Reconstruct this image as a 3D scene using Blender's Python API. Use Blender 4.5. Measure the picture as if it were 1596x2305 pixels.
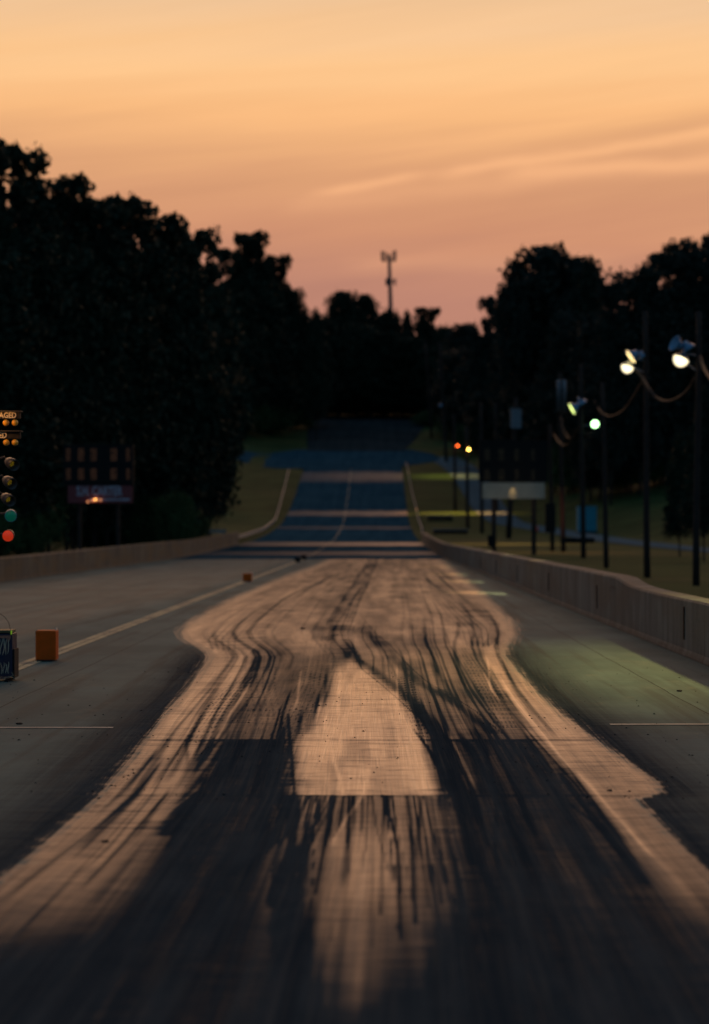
import bpy, bmesh, math, random
import numpy as np
from mathutils import Vector, Matrix

sc = bpy.context.scene
for o in list(bpy.data.objects):
    bpy.data.objects.remove(o)
col = sc.collection
R = math.radians

# ------------------------------------------------------------------ camera
CAMH = 1.75
cam_d = bpy.data.cameras.new('camera')
cam = bpy.data.objects.new('camera', cam_d)
col.objects.link(cam)
sc.camera = cam
cam.location = (0, 0, CAMH)
cam.rotation_euler = (R(90), 0, 0)
cam_d.sensor_fit = 'HORIZONTAL'
cam_d.sensor_width = 24.0
cam_d.lens = 24.0 * 5000 / 1596
cam_d.shift_x = -52 / 1596
cam_d.shift_y = 43 / 1596
cam_d.clip_start = 0.1
cam_d.clip_end = 5000
cam_d.dof.use_dof = True
cam_d.dof.focus_distance = 21.0
cam_d.dof.aperture_fstop = 1.45
cam_d.dof.aperture_blades = 0

sc.view_settings.view_transform = 'Standard'
sc.view_settings.look = 'None'
sc.view_settings.gamma = 1.0
sc.view_settings.use_curve_mapping = False
sc.view_settings.exposure = 0.0

# ------------------------------------------------------------------ world (dusk sky)
w = bpy.data.worlds.new('World')
sc.world = w
w.use_nodes = True
nt = w.node_tree
nt.nodes.clear()
def N(nt, kind, **kw):
    n = nt.nodes.new(kind)
    for k, v in kw.items():
        setattr(n, k, v)
    return n
def lk(nt, a, b):
    nt.links.new(a, b)
def M_(nt, op, a, b=None, c=None, clamp=False):
    n = nt.nodes.new('ShaderNodeMath'); n.operation = op; n.use_clamp = clamp
    for i, v in enumerate((a, b, c)):
        if v is None: continue
        if isinstance(v, (int, float)): n.inputs[i].default_value = v
        else: nt.links.new(v, n.inputs[i])
    return n.outputs[0]
def MIX(nt, fac, a, b, mode='MIX'):
    n = nt.nodes.new('ShaderNodeMix'); n.data_type = 'RGBA'; n.blend_type = mode
    for sock, v in ((n.inputs[0], fac), (n.inputs[6], a), (n.inputs[7], b)):
        if isinstance(v, (int, float)): sock.default_value = v
        elif isinstance(v, tuple): sock.default_value = (*v[:3], 1)
        else: nt.links.new(v, sock)
    return n.outputs[2]
def SST(nt, v, lo, hi, a=0.0, b=1.0):
    n = nt.nodes.new('ShaderNodeMapRange'); n.interpolation_type = 'SMOOTHSTEP'
    nt.links.new(v, n.inputs[0])
    for i, x in zip((1, 2, 3, 4), (lo, hi, a, b)):
        if isinstance(x, (int, float)): n.inputs[i].default_value = x
        else: nt.links.new(x, n.inputs[i])
    return n.outputs[0]
def NOISE(nt, vec, scale=1.0, detail=2.0, rough=0.5, dist=0.0):
    n = nt.nodes.new('ShaderNodeTexNoise')
    n.inputs['Scale'].default_value = scale; n.inputs['Detail'].default_value = detail
    n.inputs['Roughness'].default_value = rough; n.inputs['Distortion'].default_value = dist
    nt.links.new(vec, n.inputs['Vector'])
    return n.outputs[0]
def XYZ(nt, x, y, z=0.0):
    n = nt.nodes.new('ShaderNodeCombineXYZ')
    for i, v in enumerate((x, y, z)):
        if isinstance(v, (int, float)): n.inputs[i].default_value = v
        else: nt.links.new(v, n.inputs[i])
    return n.outputs[0]

tc = N(nt, 'ShaderNodeTexCoord')
sep = N(nt, 'ShaderNodeSeparateXYZ'); lk(nt, tc.outputs['Generated'], sep.inputs[0])
dx, dy, dz = sep.outputs
ramp = N(nt, 'ShaderNodeValToRGB')
stops = [(0.0, (.34, .17, .15)), (.10, (.46, .215, .165)), (.13, (.59, .27, .160)),
         (.160, (.70, .345, .175)), (.185, (.93, .49, .215)), (.205, (.96, .56, .265)),
         (.235, (.84, .54, .31)), (.30, (.72, .48, .30)), (.42, (.36, .28, .22)),
         (.58, (.15, .19, .22)), (.75, (.075, .145, .215)), (1.0, (.055, .125, .20))]
cr = ramp.color_ramp
cr.interpolation = 'LINEAR'
while len(cr.elements) < len(stops): cr.elements.new(0.5)
for e, (p, c) in zip(cr.elements, stops):
    e.position = p; e.color = (*c, 1)
# wavy banding of thin high cloud
nvec = XYZ(nt, M_(nt, 'MULTIPLY', dx, 2.2), M_(nt, 'MULTIPLY', dy, 2.2), M_(nt, 'MULTIPLY_ADD', dx, -4.0, M_(nt, 'MULTIPLY', dz, 34.0)))
n1 = NOISE(nt, nvec, 1.0, 4.0, 0.55, 0.6)
nvec2 = XYZ(nt, M_(nt, 'MULTIPLY', dx, 7.0), M_(nt, 'MULTIPLY', dy, 5.0), M_(nt, 'MULTIPLY_ADD', dx, -18.0, M_(nt, 'MULTIPLY', dz, 110.0)))
n2 = NOISE(nt, nvec2, 1.0, 3.0, 0.5, 0.4)
zz = M_(nt, 'ADD', dz, M_(nt, 'MULTIPLY', M_(nt, 'SUBTRACT', n1, 0.5), 0.045))
lk(nt, zz, ramp.inputs[0])
modu = M_(nt, 'ADD', 1.0, M_(nt, 'ADD', M_(nt, 'MULTIPLY', M_(nt, 'SUBTRACT', n1, .5), .16), M_(nt, 'MULTIPLY', M_(nt, 'SUBTRACT', n2, .5), .10)))
front = MIX(nt, 1.0, ramp.outputs[0], XYZ(nt, modu, modu, modu), 'MULTIPLY')
# a few brighter cloud streaks
sxx = M_(nt, 'DIVIDE', dx, M_(nt, 'MAXIMUM', dy, .05))
szz = M_(nt, 'DIVIDE', dz, M_(nt, 'MAXIMUM', dy, .05))
def streak(c0, c1, wdt, lo, hi, amp):
    ln = M_(nt, 'MULTIPLY_ADD', sxx, c1, c0)
    wob = M_(nt, 'MULTIPLY', M_(nt, 'SUBTRACT', NOISE(nt, XYZ(nt, M_(nt, 'MULTIPLY', sxx, 25.), 3.0, M_(nt, 'MULTIPLY', szz, 60.)), 1.0, 2.0), .5), .006)
    d = M_(nt, 'DIVIDE', M_(nt, 'SUBTRACT', M_(nt, 'SUBTRACT', szz, ln), wob), wdt)
    g = M_(nt, 'EXPONENT', M_(nt, 'MULTIPLY', M_(nt, 'MULTIPLY', d, d), -1.0))
    m = M_(nt, 'MULTIPLY', SST(nt, sxx, lo, lo + .02), SST(nt, sxx, hi - .03, hi, 1.0, 0.0))
    return M_(nt, 'MULTIPLY', M_(nt, 'MULTIPLY', g, m), amp)
st = M_(nt, 'ADD', streak(.1565, .17, .0024, -.036, .035, .15), streak(.1555, .165, .0028, .02, .30, .17))
st = M_(nt, 'ADD', st, streak(.158, .05, .004, .05, .30, .12))
st = M_(nt, 'ADD', st, streak(.150, .12, .004, -.05, .30, .07))
st = M_(nt, 'ADD', st, streak(.120, .02, .004, -.02, .12, .05))
front = MIX(nt, st, front, (1.0, .56, .24), 'ADD')
# added glow in the unseen sky above the view, brightens the track sheen
az = M_(nt, 'DIVIDE', dx, M_(nt, 'MAXIMUM', dy, .05))
gl_ = M_(nt, 'MULTIPLY', M_(nt, 'EXPONENT', M_(nt, 'MULTIPLY', M_(nt, 'MULTIPLY', az, az), -3.2)), M_(nt, 'MULTIPLY', SST(nt, dz, .235, .31), SST(nt, dz, .38, .58, 1.0, 0.0)))
front = MIX(nt, M_(nt, 'MULTIPLY', gl_, 1.0), front, (5.2, 2.50, 1.12), 'ADD')
back = N(nt, 'ShaderNodeValToRGB')
be = back.color_ramp
be.elements[0].position = 0; be.elements[0].color = (.070, .140, .205, 1)
be.elements[1].position = 1; be.elements[1].color = (.055, .125, .20, 1)
lk(nt, dz, back.inputs[0])
bf = SST(nt, M_(nt, 'DIVIDE', dy, M_(nt, 'SQRT', M_(nt, 'ADD', M_(nt, 'MULTIPLY', dx, dx), M_(nt, 'MULTIPLY_ADD', dy, dy, .0001)))), .25, .93)
skyc = MIX(nt, bf, back.outputs[0], front)
skyc = MIX(nt, SST(nt, dz, -.02, 0.0), (.02, .022, .025), skyc)
nish = N(nt, 'ShaderNodeTexSky', sky_type='NISHITA', sun_disc=False)
nish.sun_elevation = R(0.5); nish.sun_rotation = R(0); nish.dust_density = 3.0
bg = N(nt, 'ShaderNodeBackground'); bg.inputs[1].default_value = 1.0
lk(nt, skyc, bg.inputs[0])
bg2 = N(nt, 'ShaderNodeBackground'); bg2.inputs[1].default_value = 0.008
lk(nt, nish.outputs[0], bg2.inputs[0])
ad = N(nt, 'ShaderNodeAddShader'); lk(nt, bg.outputs[0], ad.inputs[0]); lk(nt, bg2.outputs[0], ad.inputs[1])
wo = N(nt, 'ShaderNodeOutputWorld'); lk(nt, ad.outputs[0], wo.inputs[0])

# ------------------------------------------------------------------ helpers
rng = np.random.default_rng(7)
random.seed(11)

def tag(o, label=None, cat=None, group=None, kind=None):
    if label: o['label'] = label
    if cat: o['category'] = cat
    if group: o['group'] = group
    if kind: o['kind'] = kind
    return o
def empty(name, loc=(0, 0, 0), rz=0.0):
    o = bpy.data.objects.new(name, None); col.objects.link(o)
    o.location = loc; o.rotation_euler = (0, 0, rz); o.empty_display_size = .1
    return o
class MB:
    def __init__(s): s.v = []; s.f = []
    def add(s, vs, fs):
        b = len(s.v); s.v += [tuple(p) for p in vs]; s.f += [tuple(b + i for i in f) for f in fs]; return s
    def box(s, c, sz, rot=None):
        hx, hy, hz = sz[0] / 2, sz[1] / 2, sz[2] / 2
        vs = [Vector((x, y, z)) for x in (-hx, hx) for y in (-hy, hy) for z in (-hz, hz)]
        if rot is not None: vs = [rot @ v for v in vs]
        vs = [v + Vector(c) for v in vs]
        return s.add(vs, [(0, 1, 3, 2), (4, 6, 7, 5), (0, 4, 5, 1), (2, 3, 7, 6), (0, 2, 6, 4), (1, 5, 7, 3)])
    def tube(s, pts, rad, n=8, cap=True):
        pts = [Vector(p) for p in pts]
        if not isinstance(rad, (list, tuple)): rad = [rad] * len(pts)
        vs = []; m = len(pts)
        for i, p in enumerate(pts):
            t = (pts[min(i + 1, m - 1)] - pts[max(i - 1, 0)]).normalized()
            a = Vector((0, 0, 1)) if abs(t.z) < .9 else Vector((1, 0, 0))
            u = t.cross(a).normalized(); v = t.cross(u).normalized()
            for k in range(n):
                an = 2 * math.pi * k / n
                vs.append(p + rad[i] * (math.cos(an) * u + math.sin(an) * v))
        fs = []
        for i in range(m - 1):
            for k in range(n):
                k2 = (k + 1) % n
                fs.append((i * n + k, i * n + k2, (i + 1) * n + k2, (i + 1) * n + k))
        if cap:
            fs.append(tuple(range(n))[::-1]); fs.append(tuple((m - 1) * n + k for k in range(n)))
        return s.add(vs, fs)
    def lathe(s, prof, origin, axis, n=20, close=False):
        # prof: list of (distance along axis, radius)
        ax = Vector(axis).normalized(); a = Vector((0, 0, 1)) if abs(ax.z) < .9 else Vector((1, 0, 0))
        u = ax.cross(a).normalized(); v = ax.cross(u).normalized(); o = Vector(origin)
        vs = []
        for d, r in prof:
            for k in range(n):
                an = 2 * math.pi * k / n
                vs.append(o + ax * d + max(r, 1e-4) * (math.cos(an) * u + math.sin(an) * v))
        fs = []
        for i in range(len(prof) - 1):
            for k in range(n):
                k2 = (k + 1) % n
                fs.append((i * n + k, i * n + k2, (i + 1) * n + k2, (i + 1) * n + k))
        return s.add(vs, fs)
    def build(s, name, mat, parent=None, smooth=False, bevel=0):
        me = bpy.data.meshes.new(name)
        me.from_pydata(s.v, [], s.f); me.update()
        if bevel or True:
            bm = bmesh.new(); bm.from_mesh(me)
            if bevel:
                bmesh.ops.bevel(bm, geom=list(bm.edges), offset=bevel, segments=3, affect='EDGES', profile=.6)
            bmesh.ops.recalc_face_normals(bm, faces=bm.faces); bm.to_mesh(me); bm.free()
        if smooth:
            me.polygons.foreach_set('use_smooth', [True] * len(me.polygons))
        me.materials.append(mat)
        o = bpy.data.objects.new(name, me); col.objects.link(o)
        if parent: o.parent = parent
        return o
def copy_tree(o, parent=None):
    c = o.copy(); col.objects.link(c)
    if parent: c.parent = parent
    for ch in o.children: copy_tree(ch, c)
    return c

# --- materials
def mat(name, base, rough=.6, spec=.5, metal=0.0, noise=None, emit=None, estr=0.0, bump=0.0, bscale=20.0):
    m = bpy.data.materials.new(name); m.use_nodes = True
    t = m.node_tree; p = t.nodes['Principled BSDF']
    p.inputs['Base Color'].default_value = (*base, 1); p.inputs['Roughness'].default_value = rough
    p.inputs['Specular IOR Level'].default_value = spec; p.inputs['Metallic'].default_value = metal
    tco = N(t, 'ShaderNodeTexCoord')
    if noise:
        sca, amt, c2 = noise
        n = NOISE(t, tco.outputs['Object'], sca, 5.0, .6)
        lk(t, MIX(t, SST(t, n, .5 - .2, .5 + .2, 0, amt), base, c2), p.inputs['Base Color'])
    if bump:
        n = NOISE(t, tco.outputs['Object'], bscale, 4.0, .6)
        b = N(t, 'ShaderNodeBump'); b.inputs['Strength'].default_value = bump; b.inputs['Distance'].default_value = .02
        lk(t, n, b.inputs['Height']); lk(t, b.outputs[0], p.inputs['Normal'])
    if emit:
        p.inputs['Emission Color'].default_value = (*emit, 1); p.inputs['Emission Strength'].default_value = estr
    return m
M = {}
M['pole'] = mat('weathered_wood', (.048, .032, .028), .9, .1, noise=(3.0, .8, (.026, .022, .022)), bump=.4)
M['steel'] = mat('grey_steel', (.16, .19, .23), .5, .5, .6, noise=(4.0, .5, (.10, .11, .13)))
M['bluemetal'] = mat('blue_enamel', (.12, .26, .42), .35, .6, noise=(6.0, .5, (.07, .17, .3)))
M['black'] = mat('black_paint', (.010, .010, .011), .75, .12, noise=(5.0, .4, (.02, .02, .022)))
M['housing'] = mat('lamp_housing_paint', (.06, .045, .04), .45, .5, noise=(30., .6, (.03, .026, .026)))
M['amber_lens'] = mat('amber_lens', (.85, .40, .02), .22, .7, noise=(60., .5, (.7, .28, .01)))
M['lit_amber'] = mat('lit_amber_bulb', (.9, .5, .1), .3, emit=(1.0, .42, .06), estr=30)
M['dot'] = mat('led_dot', (.45, .30, .02), .3, .6, emit=(.75, .5, .03), estr=.16)
M['green_lens'] = mat('green_lens', (.0, .09, .055), .3, .6, noise=(40., .5, (.0, .06, .04)), emit=(.0, .35, .22), estr=.09)
M['red_lens'] = mat('red_lens', (.75, .06, .02), .3, .6, noise=(25., .6, (.55, .03, .01)), emit=(.95, .05, .01), estr=.32)
M['letter'] = mat('letter_white', (.78, .66, .52), .5, .4, noise=(20., .4, (.6, .5, .4)))
M['signdark'] = mat('sign_face', (.02, .017, .017), .75, .1, noise=(15., .5, (.06, .05, .05)))
M['orange'] = mat('orange_foam', (.75, .10, .003), .75, .25, noise=(9., .6, (.5, .085, .004)), bump=.3, bscale=60)
M['rubber'] = mat('black_rubber', (.014, .012, .012), .8, .2, noise=(9., .6, (.03, .026, .024)))
M['vinyl'] = mat('blue_vinyl', (.022, .028, .06), .6, .2, noise=(6., .7, (.05, .03, .045)), bump=.8, bscale=7)
M['vinyl_txt'] = mat('white_print', (.46, .46, .36), .5, .4, noise=(8., .8, (.62, .36, .24)))
M['stripe_cloth'] = mat('worn_pink_print', (.42, .17, .11), .5, .4, noise=(30., .9, (.10, .05, .05)))
M['topwood'] = mat('olive_top', (.14, .13, .06), .7, .3, noise=(8., .8, (.06, .055, .03)))
M['twig'] = mat('pale_tie', (.38, .32, .22), .6, .3, noise=(30., .6, (.22, .18, .12)))
M['greenled'] = mat('green_clip', (.25, .5, .02), .4, .4, emit=(.3, .6, .02), estr=.25)
M['digit'] = mat('amber_digit', (.62, .17, .075), .7, .2, noise=(4., .6, (.40, .11, .05)))
M['digit_dim'] = mat('dim_digit', (.10, .062, .03), .6, .3, noise=(4., .6, (.05, .03, .02)))
M['redboard'] = mat('maroon_board', (.20, .035, .042), .6, .4, noise=(2., .5, (.13, .028, .035)))
M['palelet'] = mat('pale_letter', (.42, .42, .52), .6, .3, noise=(5., .5, (.18, .19, .25)))
M['whitepanel'] = mat('white_panel', (.40, .36, .29), .55, .4, noise=(1.4, .7, (.28, .26, .22)))
M['bluebox'] = mat('blue_plastic', (.02, .24, .34), .6, .4, noise=(2., .5, (.015, .18, .27)))
M['wire'] = mat('cable_sheath', (.035, .030, .030), .8, .1, noise=(25., .9, (.012, .011, .011)))
M['tower'] = mat('galvanised_steel', (.10, .085, .09), .6, .4, noise=(1., .5, (.07, .06, .07)))
M['bark'] = mat('bark', (.045, .036, .03), .9, .1, noise=(3., .8, (.025, .02, .018)), bump=.5)
M['rail'] = mat('guardrail_steel', (.40, .37, .36), .65, .3, .0, noise=(2., .8, (.20, .185, .18)))
M['warmlens'] = mat('warm_lit_lens', (.9, .8, .5), .3, emit=(1.0, .72, .28), estr=4.5)
M['yellens'] = mat('yellow_green_lit_lens', (.9, .9, .5), .3, emit=(.80, .95, .26), estr=2.6)
M['greenlens'] = mat('white_green_lit_lens', (.9, .9, .5), .3, emit=(.45, 1.0, .40), estr=6.5)
M['rorange'] = mat('red_orange_lit', (.9, .3, .1), .3, emit=(1.0, .13, .02), estr=9)
M['ryellow'] = mat('yellow_lit', (.9, .8, .3), .3, emit=(1.0, .60, .10), estr=18)
M['bokeh'] = mat('sodium_lit', (.9, .5, .2), .3, emit=(1.0, .42, .10), estr=6)
M['bokehdim'] = mat('sodium_dim', (.9, .5, .2), .3, emit=(1.0, .35, .14), estr=1.3)
M['redcone'] = mat('red_cone', (.7, .05, .02), .6, .3, noise=(9., .4, (.5, .03, .01)))

def dome_mat(name, colr, s_in):
    # frosted refractor globe: brightest at the end that faces the burner, dimmer towards its rim
    m = bpy.data.materials.new(name); m.use_nodes = True
    t = m.node_tree; p = t.nodes['Principled BSDF']
    p.inputs['Base Color'].default_value = (.6, .55, .4, 1); p.inputs['Roughness'].default_value = .3
    lw = N(t, 'ShaderNodeLayerWeight'); lw.inputs[0].default_value = .5
    f = SST(t, lw.outputs['Facing'], .0, .95, s_in, s_in * .22)
    p.inputs['Emission Color'].default_value = (*colr, 1); lk(t, f, p.inputs['Emission Strength'])
    return m
M['dome'] = dome_mat('frosted_lit_globe', (1.0, .84, .52), 2.4)

# leaf material
def leaf_mat(name, c1, c2):
    m = bpy.data.materials.new(name); m.use_nodes = True
    t = m.node_tree; p = t.nodes['Principled BSDF']
    g = N(t, 'ShaderNodeNewGeometry'); tco = N(t, 'ShaderNodeTexCoord')
    n = NOISE(t, tco.outputs['Object'], 9.0, 3.0)
    f = M_(t, 'ADD', M_(t, 'MULTIPLY', n, .7), M_(t, 'MULTIPLY', g.outputs['Random Per Island'], .14), clamp=True)
    lk(t, MIX(t, f, c1, c2), p.inputs['Base Color'])
    p.inputs['Roughness'].default_value = .7; p.inputs['Specular IOR Level'].default_value = .15
    return m
M['leaf'] = leaf_mat('dark_leaves', (.012, .020, .014), (.028, .045, .024))
M['leaf_right'] = leaf_mat('dark_blue_leaves', (.014, .020, .018), (.032, .046, .034))
M['leaf_shrub'] = leaf_mat('shrub_leaves', (.030, .06, .024), (.085, .135, .045))

# ------------------------------------------------------------------ terrain
PY = [-80, 150, 200, 232, 265, 300, 322, 350, 382, 420, 450, 485, 520, 560, 700, 1500]
PZ = [0, 0, .42, .78, 1.45, 2.75, 4.5, 7.6, 11.8, 15.4, 18.6, 23.0, 27.6, 32.5, 36, 36]
_yy = np.arange(-80, 1500, 1.0)
_zz = np.interp(_yy, PY, PZ)
_k = np.hanning(23); _k /= _k.sum()
_zs = np.convolve(np.pad(_zz, 11, mode='edge'), _k, mode='valid')
_zs[_yy < 138] = 0
def prof(Y): return np.interp(Y, _yy, _zs)
SRY = [-40, 60, 120, 175, 230, 262, 285, 300, 322, 365, 400, 425]
SRX = [60, 40, 31, 26.3, 24.4, 23.0, 20.2, 17.6, 16.6, 15.8, 14.4, 12.0]
def sroad(Y): return np.interp(Y, SRY, SRX)
def sstep(x, a, b):
    t = np.clip((x - a) / (b - a), 0, 1); return t * t * (3 - 2 * t)
def terr(X, Y):
    X = np.asarray(X, float); Y = np.asarray(Y, float)
    z = prof(Y)
    z = z + np.clip(-22 - X, 0, 50) * (.10 + .16 * sstep(Y, 250, 380)) * sstep(Y, 60, 160)
    d = X - (np.where(Y < 425, sroad(Y), 14) + 3.5)
    z = z + np.clip(d, 0, 45) * .24 * sstep(Y, 120, 220) * sstep(d, 0, 6)
    und = .35 * np.sin(X * .11 + 1.3) * np.sin(Y * .045) * sstep(np.abs(X + 4), 26, 50)
    return z + und
def T(X, Y): return float(terr(X, Y))
def P3(xd, yd, Y): return Vector(((xd - 850) / 5000 * Y, Y, CAMH - (yd - 1195) / 5000 * Y))
def hit(xd, yd, y0=20, y1=700):
    Y = y0
    while Y < y1:
        p = P3(xd, yd, Y)
        if p.z <= T(p.x, Y): break
        Y += .25
    return p.x, Y, T(p.x, Y)

def grid_mesh(name, xs, ys, zf, m, parent=None):
    XX, YY = np.meshgrid(xs, ys)
    ZZ = zf(XX, YY)
    nx, ny = len(xs), len(ys)
    co = np.stack([XX.ravel(), YY.ravel(), np.broadcast_to(ZZ, XX.shape).ravel()], 1).astype(np.float32)
    i, j = np.meshgrid(np.arange(nx - 1), np.arange(ny - 1))
    a = (j * nx + i).ravel()
    f = np.stack([a, a + 1, a + 1 + nx, a + nx], 1).astype(np.int32)
    return fast_mesh(name, co, f, m, parent), XX, YY
def fast_mesh(name, co, quads, m, parent=None, smooth=True):
    me = bpy.data.meshes.new(name)
    me.vertices.add(len(co)); me.vertices.foreach_set('co', np.ascontiguousarray(co, np.float32).ravel())
    nf = len(quads)
    me.loops.add(nf * 4); me.loops.foreach_set('vertex_index', np.ascontiguousarray(quads, np.int32).ravel())
    me.polygons.add(nf); me.polygons.foreach_set('loop_start', np.arange(0, nf * 4, 4, dtype=np.int32))
    me.update(calc_edges=True); me.validate()
    me.polygons.foreach_set('use_smooth', np.full(len(me.polygons), smooth))
    if m: me.materials.append(m)
    o = bpy.data.objects.new(name, me); col.objects.link(o)
    if parent: o.parent = parent
    return o

# grass ground
gm = bpy.data.materials.new('rough_grass'); gm.use_nodes = True
t = gm.node_tree; p = t.nodes['Principled BSDF']; tco = N(t, 'ShaderNodeTexCoord')
na = NOISE(t, tco.outputs['Object'], .18, 4.0, .6); nb = NOISE(t, tco.outputs['Object'], 3.5, 4.0, .7)
nc_ = NOISE(t, tco.outputs['Object'], .035, 2.0, .5)
c = MIX(t, SST(t, na, .38, .62), (.024, .050, .018), (.042, .074, .026))
c = MIX(t, SST(t, nb, .45, .7, 0, .7), c, (.034, .052, .014))
c = MIX(t, SST(t, nc_, .52, .66, 0, .6), c, (.062, .070, .030))
lk(t, c, p.inputs['Base Color']); p.inputs['Roughness'].default_value = .95; p.inputs['Specular IOR Level'].default_value = .05
b = N(t, 'ShaderNodeBump'); b.inputs['Strength'].default_value = .9; b.inputs['Distance'].default_value = .12
lk(t, NOISE(t, tco.outputs['Object'], 6.0, 5.0, .7), b.inputs['Height']); lk(t, b.outputs[0], p.inputs['Normal'])
xs = np.concatenate([np.arange(-700, -80, 40), np.arange(-80, -20, 4), np.arange(-20, 45, 1.0), np.arange(45, 110, 5), np.arange(110, 701, 40)])
ys = np.concatenate([np.arange(-60, 130, 6), np.arange(130, 580, 2.0), np.arange(580, 900, 20), np.arange(900, 1401, 100)])
ground, _, _ = grid_mesh('ground', xs, ys, lambda X, Y: terr(X, Y) - np.where((X > -13.05) & (X < 4.5) & (Y < 430), .30, .0), gm)
tag(ground, 'dark mown grass ground on both sides of the track rising to a hill', 'ground', kind='structure')

# ------------------------------------------------------------------ concrete launch pad with rubber (tables in image rows -> metres)
def tab(pts):
    ys_ = np.array([q[0] for q in pts], float); xs_ = np.array([q[1] for q in pts], float)
    Yw = 8750 / (ys_ - 1195); Xw = (xs_ - 850) / (ys_ - 1195) * 1.75
    order = np.argsort(Yw)
    return Yw[order], Xw[order]
def at(tb, Y): return np.interp(Y, tb[0], tb[1])
def yr(r): return 8750.0 / (r - 1195)
LB = tab([(1260, 748), (1275, 712), (1291, 665), (1309, 618), (1350, 520), (1385, 455), (1405, 424), (1422, 406), (1437, 414), (1450, 436), (1465, 462), (1478, 470), (1490, 464), (1500, 458), (1550, 420), (1600, 375), (1700, 298), (1790, 222), (1900, 95), (2000, -30), (2305, -400)])
RBF = tab([(1260, 985), (1275, 1002), (1310, 1048), (1350, 1095), (1385, 1135), (1410, 1150), (1428, 1156), (1442, 1152), (1455, 1150), (1475, 1155), (1500, 1170), (1550, 1205), (1600, 1250), (1665, 1312), (1700, 1345), (1800, 1440), (1900, 1532), (2000, 1632), (2305, 1900)])
RB = tab([(1260, 985), (1275, 1002), (1310, 1048), (1350, 1095), (1385, 1135), (1410, 1156), (1428, 1160), (1442, 1150), (1455, 1138), (1475, 1138), (1500, 1158), (1550, 1203), (1600, 1256), (1665, 1345), (1700, 1395), (1760, 1484), (1782, 1492), (1800, 1438), (1850, 1482), (1900, 1532), (2000, 1632), (2305, 1900)])
LI = tab([(1260, 800), (1400, 620), (1430, 600), (1455, 570), (1500, 560), (1560, 545), (1600, 520), (1664, 485), (1667, 480), (1790, 430), (1850, 385), (1900, 350), (2000, 285), (2100, 190), (2305, 0)])
LC = tab([(1260, 830), (1400, 740), (1455, 752), (1500, 750), (1560, 735), (1600, 708), (1640, 690), (1665, 655), (1790, 657), (1900, 655), (2305, 650)])
RC = tab([(1260, 850), (1400, 790), (1455, 792), (1480, 806), (1520, 850), (1560, 902), (1600, 928), (1640, 950), (1665, 965), (1700, 975), (1790, 998), (1900, 1010), (2000, 1035), (2305, 1060)])
RI = tab([(1260, 900), (1400, 1060), (1430, 1080), (1455, 1082), (1500, 1095), (1550, 1115), (1600, 1150), (1665, 1202), (1760, 1290), (1800, 1325), (1900, 1405), (2000, 1500), (2305, 1780)])
LO = tab([(1430, 398), (1445, 385), (1470, 372), (1500, 338), (1550, 280), (1600, 215), (1700, 70), (1800, -80), (2305, -820)])
RO = tab([(1430, 1175), (1445, 1190), (1470, 1235), (1500, 1280), (1600, 1420), (1700, 1570), (1800, 1720), (2305, 2480)])

xf = np.concatenate([[-12.9], np.arange(-12.6, -3.8, .2), np.arange(-3.75, 3.80, .0125), np.arange(3.85, 4.28, .08), [4.28]])
rows = np.arange(1258, 2450, 1.7)
yf = np.concatenate([[-40, -20, -5, 2, 5], np.sort(8750.0 / (rows - 1195))])
yf = np.unique(np.concatenate([yf, [yr(1664.5), yr(1667), yr(1790), yr(1793), 139.0]]))
yf = yf[yf <= 139.0]

cm = bpy.data.materials.new('rubbered_concrete')
pad, XX, YY = grid_mesh('concrete_pad', xf, yf, lambda X, Y: 0 * X, cm)
tag(pad, 'concrete launch pad with black rubber streaks', 'ground', kind='structure')
YR = 1195 + 8750.0 / np.maximum(YY, 5.0)      # image-row style parameter (a function of distance down the track)
def vn(a, b, seed):
    g_ = np.random.default_rng(seed).random((97, 97)); ia = np.floor(a).astype(int); ib = np.floor(b).astype(int); fa = a - ia; fb = b - ib
    fa = fa * fa * (3 - 2 * fa); fb = fb * fb * (3 - 2 * fb)
    G = lambda i, j: g_[i % 97, j % 97]
    return (G(ia, ib) * (1 - fa) + G(ia + 1, ib) * fa) * (1 - fb) + (G(ia, ib + 1) * (1 - fa) + G(ia + 1, ib + 1) * fa) * fb - .5
XR = XX
WARP = .09 * vn(XX * 1.6, YY * .15, 1) + .05 * vn(XX * 5, YY * .35, 2) + .14 * vn(XX * 24, YY * .10, 3) + .10 * vn(XX * 60, YY * .16, 6) + .05 * vn(XX * 1.2 + 9, YY * 7.0, 4)
lb, rb_, li, lc, rc, ri, lo_, ro_ = [at(tb, YY) for tb in (LB, RB, LI, LC, RC, RI, LO, RO)]
sdP = np.minimum(XX - lb, rb_ - XX)
U = (XX - lb) / (at(RBF, YY) - lb) * 3.7
XX = XR + WARP * .5
sdL = np.minimum(XX - li, lc - XX)
sdR = np.minimum(XX - rc, ri - XX)
DL = np.interp(YR, [1258, 1400, 1440, 1470, 1663, 1667, 2400], [.64, .52, .54, .68, .76, 1.0, 1.0])
DR = np.interp(YR, [1258, 1400, 1440, 1500, 1663, 1667, 1790, 2400], [.64, .52, .52, .66, .76, .94, .96, 1.0])
DC = np.interp(YR, [1258, 1380, 1430, 1480, 1500, 1788, 1793, 1920, 2110, 2330], [.64, .56, .52, .34, .05, .0, .54, .62, .86, 1.1])
DS = np.interp(YR, [1258, 1600, 1790, 2000, 2130, 2280], [.62, .20, .42, .60, .95, 1.1])  # these rubber amounts also paint in the reflection fading near and far
def sm(sd, wd): return sstep(sd, -wd, wd)
wd = np.interp(YR, [1258, 1500, 1660, 1800, 2300], [.16, .11, .085, .12, .22])
ml = sm(sdL, wd); mr = sm(sdR, wd)
RU = ml * DL + mr * DR
incent = np.clip(1 - ml - mr, 0, 1)
ctr = ((XX > lc - .05) & (XX < rc + .05)).astype(float) * incent
side = incent * (1 - ctr)
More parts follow.
